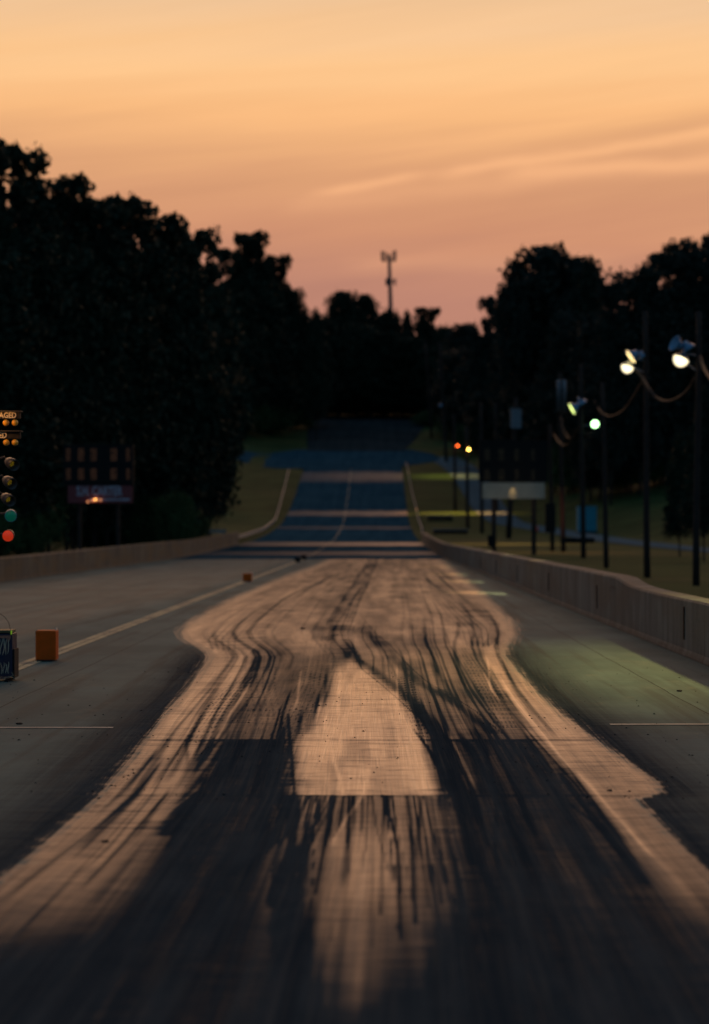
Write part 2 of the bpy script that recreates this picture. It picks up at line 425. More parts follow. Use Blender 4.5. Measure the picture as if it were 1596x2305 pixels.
RU = RU + ctr * DC + side * DS
cenc = np.exp(-((XX - (-.03 + 0 * YY)) / .16) ** 2) * sstep(YR, 1800, 1900) * np.clip(.75 + 1.5 * vn(XR * 26, YY * .35, 71) + .9 * vn(XR * 9, YY * .8, 72), 0, 1.5)
RU = RU - ctr * cenc * .38 * (1 - sstep(YR, 2180, 2340))
XX = XR
blob = vn(XX * 2.3, YY * .55, 31) + .5 * vn(XX * 6, YY * 1.2, 32)
wisp = np.clip(vn(XX * 9, YY * .45, 61) + .8 * vn(XX * 3, YY * .30, 62) - .12, 0, 1)
hatch = np.clip(vn(XX * 1.5, YY * 13, 63) + .5 * vn(XX * 6, YY * 24, 64) - .14, 0, 1)
RU = RU + ctr * (YR < 1791) * np.clip(.08 * blob + .03 + .38 * wisp + .75 * hatch, 0, .34)
RU = RU + ctr * .16 * (1 - sstep(YR, 1490, 1570)) * sstep(YR, 1440, 1480)
RU = RU + side * .5 * hatch * (YR < 1900)
RU = RU + ctr * .38 * np.exp(-((XX - lc) / .10) ** 2) * (YR < 1791) * sstep(YR, 1500, 1620)
RU = RU + (ml + mr) * (YR < 1665) * .20 * blob + .10 * (ml + mr) * (YR > 1665) * np.minimum(vn(XX * 10, YY * .2, 41) - .25, 0)
RU = RU + .05 * np.clip(blob, -.3, .6) * sstep(YR, 1258, 1330) * (YR < 1480) + .15 * vn(U * 3.2, YY * .045, 51) * (1 - sstep(YR, 1440, 1500)) + .12 * vn(U * 9, YY * .06, 52) * (1 - sstep(YR, 1440, 1500))
RU = RU + .14 * vn(XX * 8, YY * .25, 33) * (1 - .7 * (ml + mr) * (YR > 1665))
# outer dark bands
gl = 1 - sstep(lb - XX, 0.0, np.maximum(lb - lo_, .05) * 1.25)
gr = 1 - sstep(XX - rb_, 0.0, np.maximum(ro_ - rb_, .05) * 1.35)
OL = (XX < lb) * gl * sstep(YR, 1432, 1485)
OR = (XX > rb_) * gr * sstep(YR, 1425, 1480)
OUT = np.clip(OL * 1.0 + OR * .98, 0, 1)
# individual marks: monotone polylines (image rows), width px, strength
def mark(pts, wpx, s, dash=None, feather=10):
    tb = tab([(y, x) for x, y in pts])
    xc = at(tb, YY) + .05 * WARP
    rs = [q[1] for q in pts]; r0, r1 = min(rs), max(rs)
    ww = wpx / 2 / (YR - 1195) * 1.75
    g = np.exp(-np.abs((XX - xc) / ww) ** 3)
    g = g * sstep(YR, r0 - feather, r0 + feather) * (1 - sstep(YR, r1 - 2, r1 + 3))
    if dash: g = g * (np.sin(YY * 2 * math.pi / dash + pts[0][0] * .9 + 5 * vn(XX * 4, YY * .7, 8)) > -.1 + 1.2 * vn(XX * 7, YY * 2.3, 9)) * (.65 + .7 * vn(XX * 3, YY * .6, 10))
    return g * s
RX = np.zeros_like(RU)
RX += mark([(796, 1386), (830, 1425), (863, 1453), (905, 1500), (949, 1540), (990, 1560), (1050, 1600), (1110, 1650)], 30, .26, feather=25)
RX += mark([(812, 1386), (846, 1425), (880, 1453), (922, 1500), (969, 1540), (1010, 1560), (1070, 1600), (1130, 1650)], 3, .30, feather=25)
RX += mark([(791, 1443), (803, 1480), (815, 1506), (863, 1544), (906, 1583), (949, 1621), (973, 1664)], 3.5, .45)
RX += mark([(780, 1440), (795, 1480), (835, 1506), (885, 1544), (930, 1583), (960, 1621), (985, 1664)], 32, .34)
for k in range(5):
    RX += mark([(740 + 0 * k, 1300), (613 + 9 * k, 1357), (503 + 14 * k, 1405), (469 + 15 * k, 1439), (480 + 12 * k, 1463)], 4, .42 - .05 * k)
    RX += mark([(960, 1300), (1007 - 8 * k, 1338), (1050 - 12 * k, 1376), (1096 - 14 * k, 1415), (1100 - 12 * k, 1453)], 4, .42 - .05 * k)
    RX += mark([(980, 1290), (1055 - 3 * k, 1352), (1124 - 5 * k, 1405), (1120 - 5 * k, 1434), (1100 - 4 * k, 1456)], 3.5, .34)
for k in range(6):      # tyre tread prints
    o_ = (k - 2.5) * 9
    RX += mark([(556 + o_ * .8, 1525), (515 + o_, 1560), (489 + o_, 1592), (456 + o_ * 1.15, 1640), (444 + o_ * 1.2, 1669)], 4, .60, dash=.42)
    RX += mark([(911 + o_ * .7, 1520), (918 + o_ * .8, 1560), (930 + o_ * .8, 1597), (962 + o_ * .8, 1664)], 4, .50, dash=.37)
    RX += mark([(1040 + o_ * .8, 1455), (1075 + o_, 1505), (1100 + o_, 1549), (1120 + o_, 1590), (1140 + o_, 1640)], 4, .34, dash=.5)
    RX += mark([(590 + o_ * 1.5, 1460), (584 + o_ * 1.5, 1540), (600 + o_ * 1.6, 1640)], 4, .24, dash=.55)
    RX += mark([(720 + o_ * 1.2, 1430), (700 + o_ * 1.3, 1540), (640 + o_ * 1.4, 1655)], 4, .26, dash=.48)
RX += mark([(862, 1789), (872, 1820), (882, 1850), (893, 1895), (900, 1930), (903, 1980), (901, 2010)], 7, 1.0, feather=3)
RX += mark([(648, 1610), (652, 1665), (657, 1720), (662, 1792)], 7, .6)
RX += mark([(662, 1792), (655, 1900), (640, 2050), (610, 2200)], 22, .7)
RX += mark([(470, 1667), (440, 1740), (425, 1790), (370, 1880)], 40, .45)
RX += mark([(975, 1700), (1010, 1760), (1040, 1840), (1080, 1950), (1130, 2050)], 12, .4)
RX += mark([(930, 1640), (960, 1680), (990, 1740), (1020, 1800)], 8, .6)
for k in range(44):     # wandering streaks in the centre band below the joint
    x0 = 665 + 330 * rng.random(); dxs = (x0 - 820) * .35 + rng.normal(0, 14)
    y1 = 1860 + 300 * rng.random()
    RX += mark([(x0, 1790), (x0 + dxs * .25 + rng.normal(0, 2), 1850), (x0 + dxs, y1)], 2.5 + 7 * rng.random() ** 2, .15 + .42 * rng.random(), feather=4)
for k in range(120):     # skids along the flow
    uu = .15 + 3.4 * rng.random(); ra = 1300 + 500 * rng.random(); rl = 60 + 260 * rng.random(); rb2 = min(ra + rl, 2300)
    dr = rng.normal(0, .07)
    tt = sstep(YR, ra, rb2)
    g = np.exp(-np.abs((U - uu - dr * tt) / (.008 + .018 * rng.random())) ** 2.5) * sstep(YR, ra - 20, ra + 20) * (1 - sstep(YR, rb2 - 25, rb2 + 25))
    RX += g * (.12 + .35 * rng.random()) * (1 - .9 * ctr * (YR > 1480) * (YR < 1791))
for k in range(14):     # light scuffs
    uu = .2 + 3.3 * rng.random(); ra = 1470 + 300 * rng.random(); rb2 = ra + 60 + 160 * rng.random()
    g = np.exp(-np.abs((U - uu - rng.normal(0, .1) * sstep(YR, ra, rb2)) / .014) ** 2.5) * sstep(YR, ra - 10, ra + 10) * (1 - sstep(YR, rb2 - 15, rb2 + 15))
    RX -= g * .3
RX *= sm(sdP, .03) * .8 * (1 - .45 * (1 - sstep(YR, 1400, 1500)))
for r0, s in ((1665.5, .35), (1791, .22)):
    RX += s * np.exp(-((YR - r0) / 1.8) ** 2) * (XX > lb) * (XX < rb_)
RU = np.clip(RU + RX, 0, 1.0)
sdQ = np.minimum(XX + 11.3, np.interp(YY, [20, 36, 52, 70, 139], [-6.1, -5.9, -5.3, -5.0, -4.95]) - XX)
me = pad.data
for nm, arr in (('sdP', sdP), ('flow', U), ('rub', RU), ('outer', OUT), ('sdQ', sdQ)):
    a = me.attributes.new(nm, 'FLOAT', 'POINT'); a.data.foreach_set('value', arr.astype(np.float32).ravel())

cm.use_nodes = True
t = cm.node_tree; p = t.nodes['Principled BSDF']
def ATT(nm):
    a = N(t, 'ShaderNodeAttribute'); a.attribute_type = 'GEOMETRY'; a.attribute_name = nm; return a.outputs['Fac']
geo = N(t, 'ShaderNodeNewGeometry'); sp = N(t, 'ShaderNodeSeparateXYZ'); lk(t, geo.outputs['Position'], sp.inputs[0])
px, py = sp.outputs[0], sp.outputs[1]
u = ATT('flow')
def vec(a, sa, b_, sb): return XYZ(t, M_(t, 'MULTIPLY', a, sa), M_(t, 'MULTIPLY', b_, sb))
s1 = NOISE(t, vec(u, 5.0, py, .09), 1.0, 3.0, .6)
s2 = NOISE(t, vec(u, 22.0, py, .22), 1.0, 3.0, .65)
s3 = NOISE(t, vec(u, 75.0, py, .5), 1.0, 2.0, .6)
tr = NOISE(t, vec(px, .9, py, 5.5), 1.0, 3.0, .7)
s4 = NOISE(t, vec(px, 130.0, py, .55), 1.0, 2.0, .6)
tr2 = NOISE(t, vec(px, 3.5, py, 22.0), 1.0, 3.0, .65)
bl = NOISE(t, vec(px, 2.2, py, .8), 1.0, 5.0, .65)
fine = NOISE(t, vec(px, 40., py, 22.), 1.0, 3.0, .7)
def c0(x): return M_(t, 'SUBTRACT', x, .5)
rag = M_(t, 'ADD', M_(t, 'MULTIPLY', c0(s2), .28), M_(t, 'ADD', M_(t, 'MULTIPLY', c0(tr), .22), M_(t, 'MULTIPLY', c0(s3), .16)))
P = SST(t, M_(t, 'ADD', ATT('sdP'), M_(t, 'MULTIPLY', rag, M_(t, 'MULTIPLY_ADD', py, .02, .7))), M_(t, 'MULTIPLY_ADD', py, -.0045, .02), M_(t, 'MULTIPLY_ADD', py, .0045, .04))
rub_fade = ATT('rub')
mod = M_(t, 'ADD', M_(t, 'MULTIPLY', c0(s1), .55), M_(t, 'ADD', M_(t, 'MULTIPLY', c0(s2), 1.05), M_(t, 'ADD', M_(t, 'MULTIPLY', c0(s3), .75), M_(t, 'MULTIPLY', c0(tr), .40))))
mod = M_(t, 'ADD', mod, M_(t, 'ADD', M_(t, 'MULTIPLY', c0(bl), .35), M_(t, 'ADD', M_(t, 'MULTIPLY', c0(s4), .8), M_(t, 'MULTIPLY', c0(tr2), .9))))
# streaks bite hardest where the rubber is partial
part = M_(t, 'MULTIPLY_ADD', M_(t, 'MULTIPLY', rub_fade, M_(t, 'SUBTRACT', 1.15, rub_fade)), 1.35, .08)
part = M_(t, 'MULTIPLY', part, SST(t, py, 16.0, 45.0, .62, .30))
Rr = SST(t, M_(t, 'ADD', rub_fade, M_(t, 'MULTIPLY', mod, part)), -.16, .97)
outer = M_(t, 'ADD', ATT('outer'), M_(t, 'MULTIPLY', M_(t, 'MULTIPLY', mod, .55), SST(t, ATT('outer'), .0, .3)), clamp=True)
# left lane groove
sQ = M_(t, 'ADD', ATT('sdQ'), M_(t, 'MULTIPLY', c0(NOISE(t, vec(px, 1.2, py, .05), 1.0, 3.0)), 1.2))
Q = M_(t, 'MULTIPLY', SST(t, sQ, -.3, .7), M_(t, 'ADD', .55, M_(t, 'MULTIPLY', c0(NOISE(t, vec(px, 3.5, py, .05), 1.0, 4.0, .6)), 1.6)), clamp=True)
# concrete
cn = NOISE(t, vec(px, .7, py, .25), 1.0, 5.0, .6)
conc = MIX(t, SST(t, cn, .35, .65), (.076, .120, .114), (.120, .172, .158))
conc = MIX(t, SST(t, tr, .45, .75, 0, .35), conc, (.08, .083, .078))
st1 = NOISE(t, vec(px, 3.0, py, .07), 1.0, 4.0, .65)
conc = MIX(t, SST(t, st1, .50, .68, 0, .65), conc, (.055, .066, .062))
st2 = NOISE(t, vec(px, .35, py, .11), 1.0, 3.0, .6)
conc = MIX(t, SST(t, st2, .48, .66, 0, .45), conc, (.075, .095, .088))
conc = MIX(t, SST(t, NOISE(t, vec(px, 1.3, py, .9), 1.0, 5.0, .7), .56, .70, 0, .4), conc, (.17, .175, .14))
conc = MIX(t, M_(t, 'MULTIPLY', SST(t, fine, .62, .75), .5), conc, (.05, .05, .05))
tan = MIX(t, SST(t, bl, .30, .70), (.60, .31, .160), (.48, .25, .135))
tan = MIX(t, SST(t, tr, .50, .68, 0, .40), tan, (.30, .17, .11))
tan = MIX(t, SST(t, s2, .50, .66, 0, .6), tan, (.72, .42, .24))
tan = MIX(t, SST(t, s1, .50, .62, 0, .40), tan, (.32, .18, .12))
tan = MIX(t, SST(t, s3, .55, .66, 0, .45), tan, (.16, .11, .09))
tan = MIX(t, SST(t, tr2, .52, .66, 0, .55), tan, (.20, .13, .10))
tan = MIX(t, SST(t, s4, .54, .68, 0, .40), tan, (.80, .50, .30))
blackr = MIX(t, SST(t, bl, .3, .7), (.026, .035, .043), (.044, .053, .060))
blackr = MIX(t, SST(t, s2, .45, .70, 0, .7), blackr, (.070, .070, .070))
blackr = MIX(t, SST(t, s1, .45, .62, 0, .6), blackr, (.018, .025, .033))
blackr = MIX(t, SST(t, s3, .52, .70, 0, .5), blackr, (.076, .068, .060))
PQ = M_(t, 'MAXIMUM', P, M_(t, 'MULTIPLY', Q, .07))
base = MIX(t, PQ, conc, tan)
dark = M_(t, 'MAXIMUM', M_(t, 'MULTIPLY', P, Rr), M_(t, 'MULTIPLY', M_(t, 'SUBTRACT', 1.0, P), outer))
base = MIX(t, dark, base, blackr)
# joints of the slabs
def joint(coord, pos, wj):
    return M_(t, 'LESS_THAN', M_(t, 'ABSOLUTE', M_(t, 'SUBTRACT', coord, pos)), wj)
jl = M_(t, 'ADD', px, M_(t, 'MULTIPLY', c0(NOISE(t, vec(px, 0.0, py, .4), 1.0, 4.0)), .07))
jj = M_(t, 'MAXIMUM', joint(jl, 3.16, .008), joint(jl, -3.75, .008))
jy = M_(t, 'ABSOLUTE', M_(t, 'SUBTRACT', M_(t, 'FRACT', M_(t, 'DIVIDE', M_(t, 'ADD', py, 1.4), 6.1)), .5))
jj = M_(t, 'MAXIMUM', jj, M_(t, 'MULTIPLY', M_(t, 'LESS_THAN', jy, .0022), .5))
jj = M_(t, 'MULTIPLY', jj, M_(t, 'SUBTRACT', 1.0, P))
base = MIX(t, M_(t, 'MULTIPLY', jj, .85), base, (.012, .012, .012))
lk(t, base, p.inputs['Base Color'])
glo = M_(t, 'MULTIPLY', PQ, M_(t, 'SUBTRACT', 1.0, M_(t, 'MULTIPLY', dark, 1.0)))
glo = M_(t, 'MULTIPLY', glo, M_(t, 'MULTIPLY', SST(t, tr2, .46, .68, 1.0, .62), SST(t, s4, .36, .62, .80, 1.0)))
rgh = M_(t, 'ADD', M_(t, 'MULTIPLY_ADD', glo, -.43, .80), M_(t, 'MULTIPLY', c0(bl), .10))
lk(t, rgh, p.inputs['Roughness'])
spc = M_(t, 'ADD', M_(t, 'MULTIPLY_ADD', glo, .90, .0), M_(t, 'MULTIPLY', M_(t, 'SUBTRACT', 1.0, dark), .022))
lk(t, spc, p.inputs['Specular IOR Level'])
bp = N(t, 'ShaderNodeBump'); bp.inputs['Strength'].default_value = .30; bp.inputs['Distance'].default_value = .004
lk(t, M_(t, 'ADD', M_(t, 'MULTIPLY', s3, .5), M_(t, 'ADD', M_(t, 'MULTIPLY', tr, .6), M_(t, 'MULTIPLY', fine, .5))), bp.inputs['Height'])
lk(t, bp.outputs[0], p.inputs['Normal'])

# asphalt beyond the pad
def asphalt_mat(name, c1, c2, rough=.55, spec=.5):
    m = bpy.data.materials.new(name); m.use_nodes = True
    t = m.node_tree; p = t.nodes['Principled BSDF']; tco = N(t, 'ShaderNodeTexCoord')
    sp = N(t, 'ShaderNodeSeparateXYZ'); lk(t, tco.outputs['Object'], sp.inputs[0])
    v = XYZ(t, M_(t, 'MULTIPLY', sp.outputs[0], .8), M_(t, 'MULTIPLY', sp.outputs[1], .03))
    n1 = NOISE(t, v, 1.0, 4.0, .6); n2 = NOISE(t, tco.outputs['Object'], .12, 4.0, .6)
    f = M_(t, 'MULTIPLY_ADD', n1, .6, M_(t, 'MULTIPLY', n2, .5))
    lk(t, MIX(t, SST(t, f, .4, .7), c1, c2), p.inputs['Base Color'])
    p.inputs['Roughness'].default_value = rough; p.inputs['Specular IOR Level'].default_value = spec
    return m
am = asphalt_mat('asphalt', (.022, .056, .082), (.034, .076, .104), .9, .0)
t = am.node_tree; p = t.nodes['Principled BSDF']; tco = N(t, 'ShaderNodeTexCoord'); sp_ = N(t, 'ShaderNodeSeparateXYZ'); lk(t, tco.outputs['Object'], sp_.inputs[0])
lit_bandm = None  # bands of light across the far strip, painted into colour and gloss
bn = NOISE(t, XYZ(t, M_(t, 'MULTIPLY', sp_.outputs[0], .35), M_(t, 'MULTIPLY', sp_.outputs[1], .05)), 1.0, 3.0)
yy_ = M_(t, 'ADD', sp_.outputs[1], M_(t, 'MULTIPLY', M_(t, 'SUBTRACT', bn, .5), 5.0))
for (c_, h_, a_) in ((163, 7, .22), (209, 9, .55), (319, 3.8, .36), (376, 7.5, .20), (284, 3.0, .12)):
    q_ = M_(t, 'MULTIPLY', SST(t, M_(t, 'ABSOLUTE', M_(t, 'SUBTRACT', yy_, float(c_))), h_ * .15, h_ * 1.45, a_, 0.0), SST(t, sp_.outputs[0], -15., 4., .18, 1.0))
    lit_bandm = q_ if lit_bandm is None else M_(t, 'MAXIMUM', lit_bandm, q_)
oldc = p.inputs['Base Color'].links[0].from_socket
lk(t, MIX(t, lit_bandm, oldc, (.34, .20, .14)), p.inputs['Base Color'])
lk(t, M_(t, 'MULTIPLY_ADD', lit_bandm, -.45, .9), p.inputs['Roughness']); lk(t, M_(t, 'MULTIPLY', lit_bandm, .8), p.inputs['Specular IOR Level'])
ya = np.concatenate([[139.0], np.arange(141, 432, 1.5)])
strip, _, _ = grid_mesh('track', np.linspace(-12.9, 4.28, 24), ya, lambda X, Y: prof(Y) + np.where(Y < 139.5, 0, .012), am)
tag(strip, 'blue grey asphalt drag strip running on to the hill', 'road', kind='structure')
def ribbon(name, pts, wid, m, dz, label, n=5):
    ysr = np.arange(pts[0][0], pts[-1][0] + .1, 2.0)
    cx = np.interp(ysr, [q[0] for q in pts], [q[1] for q in pts]); ww = np.interp(ysr, [q[0] for q in pts], wid if hasattr(wid, '__len__') else [wid] * len(pts))
    k = np.hanning(9); k /= k.sum()
    cx = np.convolve(np.pad(cx, 4, mode='edge'), k, mode='valid'); ww = np.convolve(np.pad(ww, 4, mode='edge'), k, mode='valid')
    co = []; 
    for i, Y in enumerate(ysr):
        for j in range(n):
            X = cx[i] + (j / (n - 1) - .5) * ww[i]; co.append((X, Y, T(X, Y) + dz))
    q = [(i * n + j, i * n + j + 1, (i + 1) * n + j + 1, (i + 1) * n + j) for i in range(len(ysr) - 1) for j in range(n - 1)]
    o = fast_mesh(name, np.array(co), np.array(q), m); tag(o, label, 'road', kind='structure'); return o
am2 = asphalt_mat('side_asphalt', (.085, .115, .135), (.12, .15, .17), .9, .0)
ribbon('side_road', list(zip(SRY, SRX)), [4.0, 4, 4.2, 4.4, 4.6, 4.6, 4.6, 4.6, 5, 5.5, 6, 6], am2, .05, 'narrow blue grey service road curving off to the right')
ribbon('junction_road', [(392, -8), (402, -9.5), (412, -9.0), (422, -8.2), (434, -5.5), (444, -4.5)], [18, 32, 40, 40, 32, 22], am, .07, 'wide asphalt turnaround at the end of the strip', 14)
hm = asphalt_mat('gravel', (.026, .031, .034), (.040, .045, .048), .9, .0)
ribbon('hill_track', [(440, -4.3), (470, -3.5), (500, -2.6), (530, -2.2)], [19, 23, 26, 27], hm, .10, 'dark gravel run-off climbing the hill', 10)

# painted lines
lm = mat('faded_paint', (.40, .31, .18), .6, .4, noise=(3.0, .9, (.16, .15, .12)))
def line_mat():
    m = bpy.data.materials.new('worn_line_paint'); m.use_nodes = True
    t = m.node_tree; p = t.nodes['Principled BSDF']; tco = N(t, 'ShaderNodeTexCoord')
    n = NOISE(t, tco.outputs['Object'], 1.6, 6.0, .7)
    lk(t, MIX(t, SST(t, n, .42, .62), (.48, .40, .24), (.17, .165, .14)), p.inputs['Base Color']); p.inputs['Roughness'].default_value = .8; p.inputs['Specular IOR Level'].default_value = .10
    return m
lm = line_mat()
mb = MB()
ysl = list(np.arange(8, 139, 4.0)) + [139.0] + list(np.arange(142, 392, 3.0))
for xo in (-4.74, -4.605):
    for a_, b_ in zip(ysl[:-1], ysl[1:]):
        if a_ > 139 and (int(a_) // 3) % 4 == 0: continue
        za = float(prof(a_)) + (.006 if a_ < 139 else .018); zb = float(prof(b_)) + (.006 if b_ <= 139 else .018)
        lw_ = .11 if a_ < 139 else .045
        mb.add([(xo, a_, za), (xo + lw_, a_, za), (xo + lw_, b_, zb), (xo, b_, zb)], [(0, 1, 2, 3)])
tag(mb.build('centre_line', lm), 'faded yellow double centre line between the two lanes', 'road marking', kind='structure')
mb = MB()
mb.add([(-4.3, 19.70, .005), (-2.35, 19.70, .005), (-2.35, 19.80, .005), (-4.3, 19.80, .005)], [(0, 1, 2, 3)])
mb.add([(2.10, 20.0, .005), (4.0, 20.05, .005), (4.0, 20.19, .005), (2.10, 20.14, .005)], [(0, 1, 2, 3)])
sl = mat('worn_start_paint', (.46, .40, .33), .8, .12, noise=(5., .9, (.24, .22, .19)))
tag(mb.build('start_line', sl), 'thin pale start line across the concrete', 'road marking', kind='structure')

# ------------------------------------------------------------------ concrete walls
def wall_mat(name, c1, c2, c3):
    m = bpy.data.materials.new(name); m.use_nodes = True
    t = m.node_tree; p = t.nodes['Principled BSDF']; g = N(t, 'ShaderNodeNewGeometry')
    sp = N(t, 'ShaderNodeSeparateXYZ'); lk(t, g.outputs['Position'], sp.inputs[0])
    n1 = NOISE(t, XYZ(t, 0.0, M_(t, 'MULTIPLY', sp.outputs[1], 1.6), M_(t, 'MULTIPLY', sp.outputs[2], .5)), 1.0, 5.0, .65)
    n2 = NOISE(t, XYZ(t, sp.outputs[0], M_(t, 'MULTIPLY', sp.outputs[1], .25), sp.outputs[2]), 1.0, 4.0, .6)
    c = MIX(t, SST(t, n1, .38, .64), c1, c2)
    c = MIX(t, SST(t, n2, .45, .65, 0, .8), c, c3)
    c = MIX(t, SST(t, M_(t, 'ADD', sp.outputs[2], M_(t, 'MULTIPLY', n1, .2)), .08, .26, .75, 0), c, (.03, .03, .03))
    seg = M_(t, 'DIVIDE', sp.outputs[1], 3.66)
    wn = N(t, 'ShaderNodeTexWhiteNoise'); wn.noise_dimensions = '1D'; lk(t, M_(t, 'FLOOR', seg), wn.inputs['W'])
    c = MIX(t, M_(t, 'MULTIPLY', wn.outputs[0], .35), c, (.07, .065, .06))
    jn = M_(t, 'LESS_THAN', M_(t, 'FRACT', seg), .012)
    c = MIX(t, M_(t, 'MULTIPLY', jn, .8), c, (.015, .014, .013))
    sc_ = NOISE(t, XYZ(t, 0.0, M_(t, 'MULTIPLY', sp.outputs[1], .35), M_(t, 'MULTIPLY', sp.outputs[2], 9.0)), 1.0, 4.0, .6)
    c = MIX(t, M_(t, 'MULTIPLY', SST(t, sc_, .60, .72), .6), c, (.025, .025, .025))
    lk(t, c, p.inputs['Base Color']); p.inputs['Roughness'].default_value = .85; p.inputs['Specular IOR Level'].default_value = .2
    b = N(t, 'ShaderNodeBump'); b.inputs['Strength'].default_value = .5; b.inputs['Distance'].default_value = .02
    lk(t, M_(t, 'ADD', n1, NOISE(t, g.outputs['Position'], 14.0, 4.0, .7)), b.inputs['Height']); lk(t, b.outputs[0], p.inputs['Normal'])
    return m
wm = wall_mat('barrier_concrete', (.062, .080, .082), (.130, .152, .150), (.085, .080, .070))
def wall(name, path, heights, thick, side, m, parent=None, lower=.12):
    # path: (Y, X of the track-side face); side=+1: body lies to +X
    mb = MB(); n = len(path); vs = []
    for (Y, X), h in zip(path, heights):
        z = min(float(prof(Y)), T(X, Y)) if Y > 139 else 0.0
        sec = [(0, -lower), (0, .02), (.03, .10), (.03, h - .03), (.055, h), (thick - .03, h), (thick, h - .03), (thick, -lower)]
        vs += [(X + side * a_, Y, z + b_) for a_, b_ in sec]
    k = 8; fs = []
    for i in range(n - 1):
        for j in range(k):
            j2 = (j + 1) % k
            fs.append((i * k + j, i * k + j2, (i + 1) * k + j2, (i + 1) * k + j))
    fs.append(tuple(range(k))); fs.append(tuple((n - 1) * k + j for j in range(k)))
    mb.add(vs, fs)
    return mb.build(name, m, parent)
yw = [3.0] + list(np.arange(6, 37.0, 1.6)) + [37.4, 38.2, 39.0, 40.0, 41.2] + list(np.arange(43, 226, 2.5))
def whr(Y): return float(np.interp(Y, [0, 37.2, 38.0, 40.2, 41.2, 120, 226], [.80, .80, .815, .92, .93, .93, .93])) + .006 * math.sin(Y * 1.9) + .004 * math.sin(Y * .7)
def wxr(Y): return float(np.interp(Y, [0, 150, 200, 226], [4.28, 4.28, 4.33, 4.42]))
rw = empty('concrete_barrier', (4.28, 28, 0))
def reparent_world(o, root):
    o.parent = root; o.matrix_parent_inverse = Matrix.Translation(root.location).inverted()
o = wall('wall', [(y, wxr(y)) for y in yw], [whr(y) for y in yw], .42, +1, wm); reparent_world(o, rw)
rs_ = mat('rust_slot', (.06, .025, .012), .9, .1, noise=(9., .6, (.02, .012, .01)))
for Y in (31.2, 43.6, 56.0, 68.4, 80.8, 93.2):
    reparent_world(MB().box((4.305, Y, .46), (.024, .055, .46)).build('drain_slot', rs_), rw)
tag(rw, 'long grey concrete barrier along the right edge of the strip with stepped top', 'barrier')
lw = empty('concrete_barrier', (-12.9, 70, 0))
wl = wall_mat('barrier_concrete_left', (.10, .085, .07), (.20, .165, .125), (.19, .12, .06))
yl = [20.0] + list(np.arange(24, 214, 3.0))
o = wall('wall', [(y, float(np.interp(y, [0, 150, 214], [-12.9, -12.9, -13.3]))) for y in yl],
         [float(np.interp(y, [0, 76, 140, 214], [.83, .83, 1.12, 1.1])) for y in yl], .32, -1, wl)
reparent_world(o, lw)
tag(lw, 'stained brown grey concrete barrier along the far left edge of the strip', 'barrier')

def guardrail(name, path, label, h=.75):
    root = empty(name, (path[0][1], path[0][0], T(path[0][1], path[0][0])))
    Ys = np.arange(path[0][0], path[-1][0], 2.0)
    xs_ = np.interp(Ys, [q[0] for q in path], [q[1] for q in path])
    k = np.hanning(15); k /= k.sum(); xs_ = np.convolve(np.pad(xs_, 7, mode='edge'), k, mode='valid')
    mb = MB(); vs = []; fs = []
    sec = [(0, h), (.05, h - .05), (0, h - .12), (0, h - .2), (.05, h - .27), (0, h - .33), (-.04, h - .33), (-.04, h)]
    for X, Y in zip(xs_, Ys):
        vs += [(X + a_, Y, T(X, Y) + b_) for a_, b_ in sec]
    kk = len(sec)
    for i in range(len(Ys) - 1):
        for j in range(kk): fs.append((i * kk + j, i * kk + (j + 1) % kk, (i + 1) * kk + (j + 1) % kk, (i + 1) * kk + j))
    fs += [tuple(range(kk)), tuple((len(Ys) - 1) * kk + j for j in range(kk))]
    mb.add(vs, fs); reparent_world(mb.build('rail', M['rail']), root)
    for i in range(0, len(Ys), 4):
        X, Y = xs_[i], Ys[i]
        reparent_world(MB().box((X + (-.1 if X < 0 else .1), Y, T(X, Y) + h / 2 - .1), (.11, .11, h + .2)).build('post', M['pole']), root)
    tag(root, label, 'guardrail')
guardrail('guardrail', [(216, -13.6), (240, -13.7), (262, -13.5), (285, -13.6), (300, -13.8), (322, -14.3), (345, -14.7), (384, -15.3)], 'pale steel guardrail curving uphill along the left of the far strip')
guardrail('guardrail', [(227, 4.6), (240, 4.75), (262, 5.3), (290, 5.5), (322, 5.6), (350, 5.35), (400, 5.1)], 'pale steel guardrail climbing along the right of the far strip')
# short length of rail standing behind the left barrier
gr_ = empty('guardrail', (-17.6, 222, T(-17.6, 222)))
reparent_world(MB().box((-17.0, 226, T(-17, 226) + 1.02), (3.2, .12, .36)).build('rail', M['rail']), gr_)
for X in (-18.4, -17.0, -15.6): reparent_world(MB().box((X, 226.15, T(X, 226) + .5), (.14, .14, 1.1)).build('post', M['pole']), gr_)
tag(gr_, 'short pale cross rail behind the end of the left barrier', 'guardrail')

# ------------------------------------------------------------------ floodlight poles
def floodlight(parent, pos, aim, rad, lens='disc', lensmat=None, shade='bluemetal', depth=.9):
    pos = Vector(pos); aim = Vector(aim).normalized()
    mb = MB()
    L = rad * depth
    mb.lathe([(-L * 1.25, rad * .12), (-L * 1.2, rad * .38), (-L * .75, rad * .46), (-L * .45, rad * .75), (0, rad), (.02, rad * 1.04), (.0, rad * .96), (-L * .42, rad * .68), (-L * .6, .02)], pos, aim, 22)
    f = mb.build('floodlight', M[shade], parent, smooth=True)
    if lens == 'disc':
        MB().lathe([(-.01, .01), (0, rad * .55), (-.012, rad * .94), (-.05, rad * .94), (-.06, .01)], pos, aim, 22).build('lens', lensmat, f, smooth=True)
    elif lens == 'bowl':
        pr = [(rad * 1.1 * math.sin(a_), rad * 1.0 * math.cos(a_)) for a_ in np.linspace(0.0, math.pi / 2, 9)]
        MB().lathe([(-.03, .01)] + pr, pos, aim, 22).build('lens', lensmat, f, smooth=True)
    return f
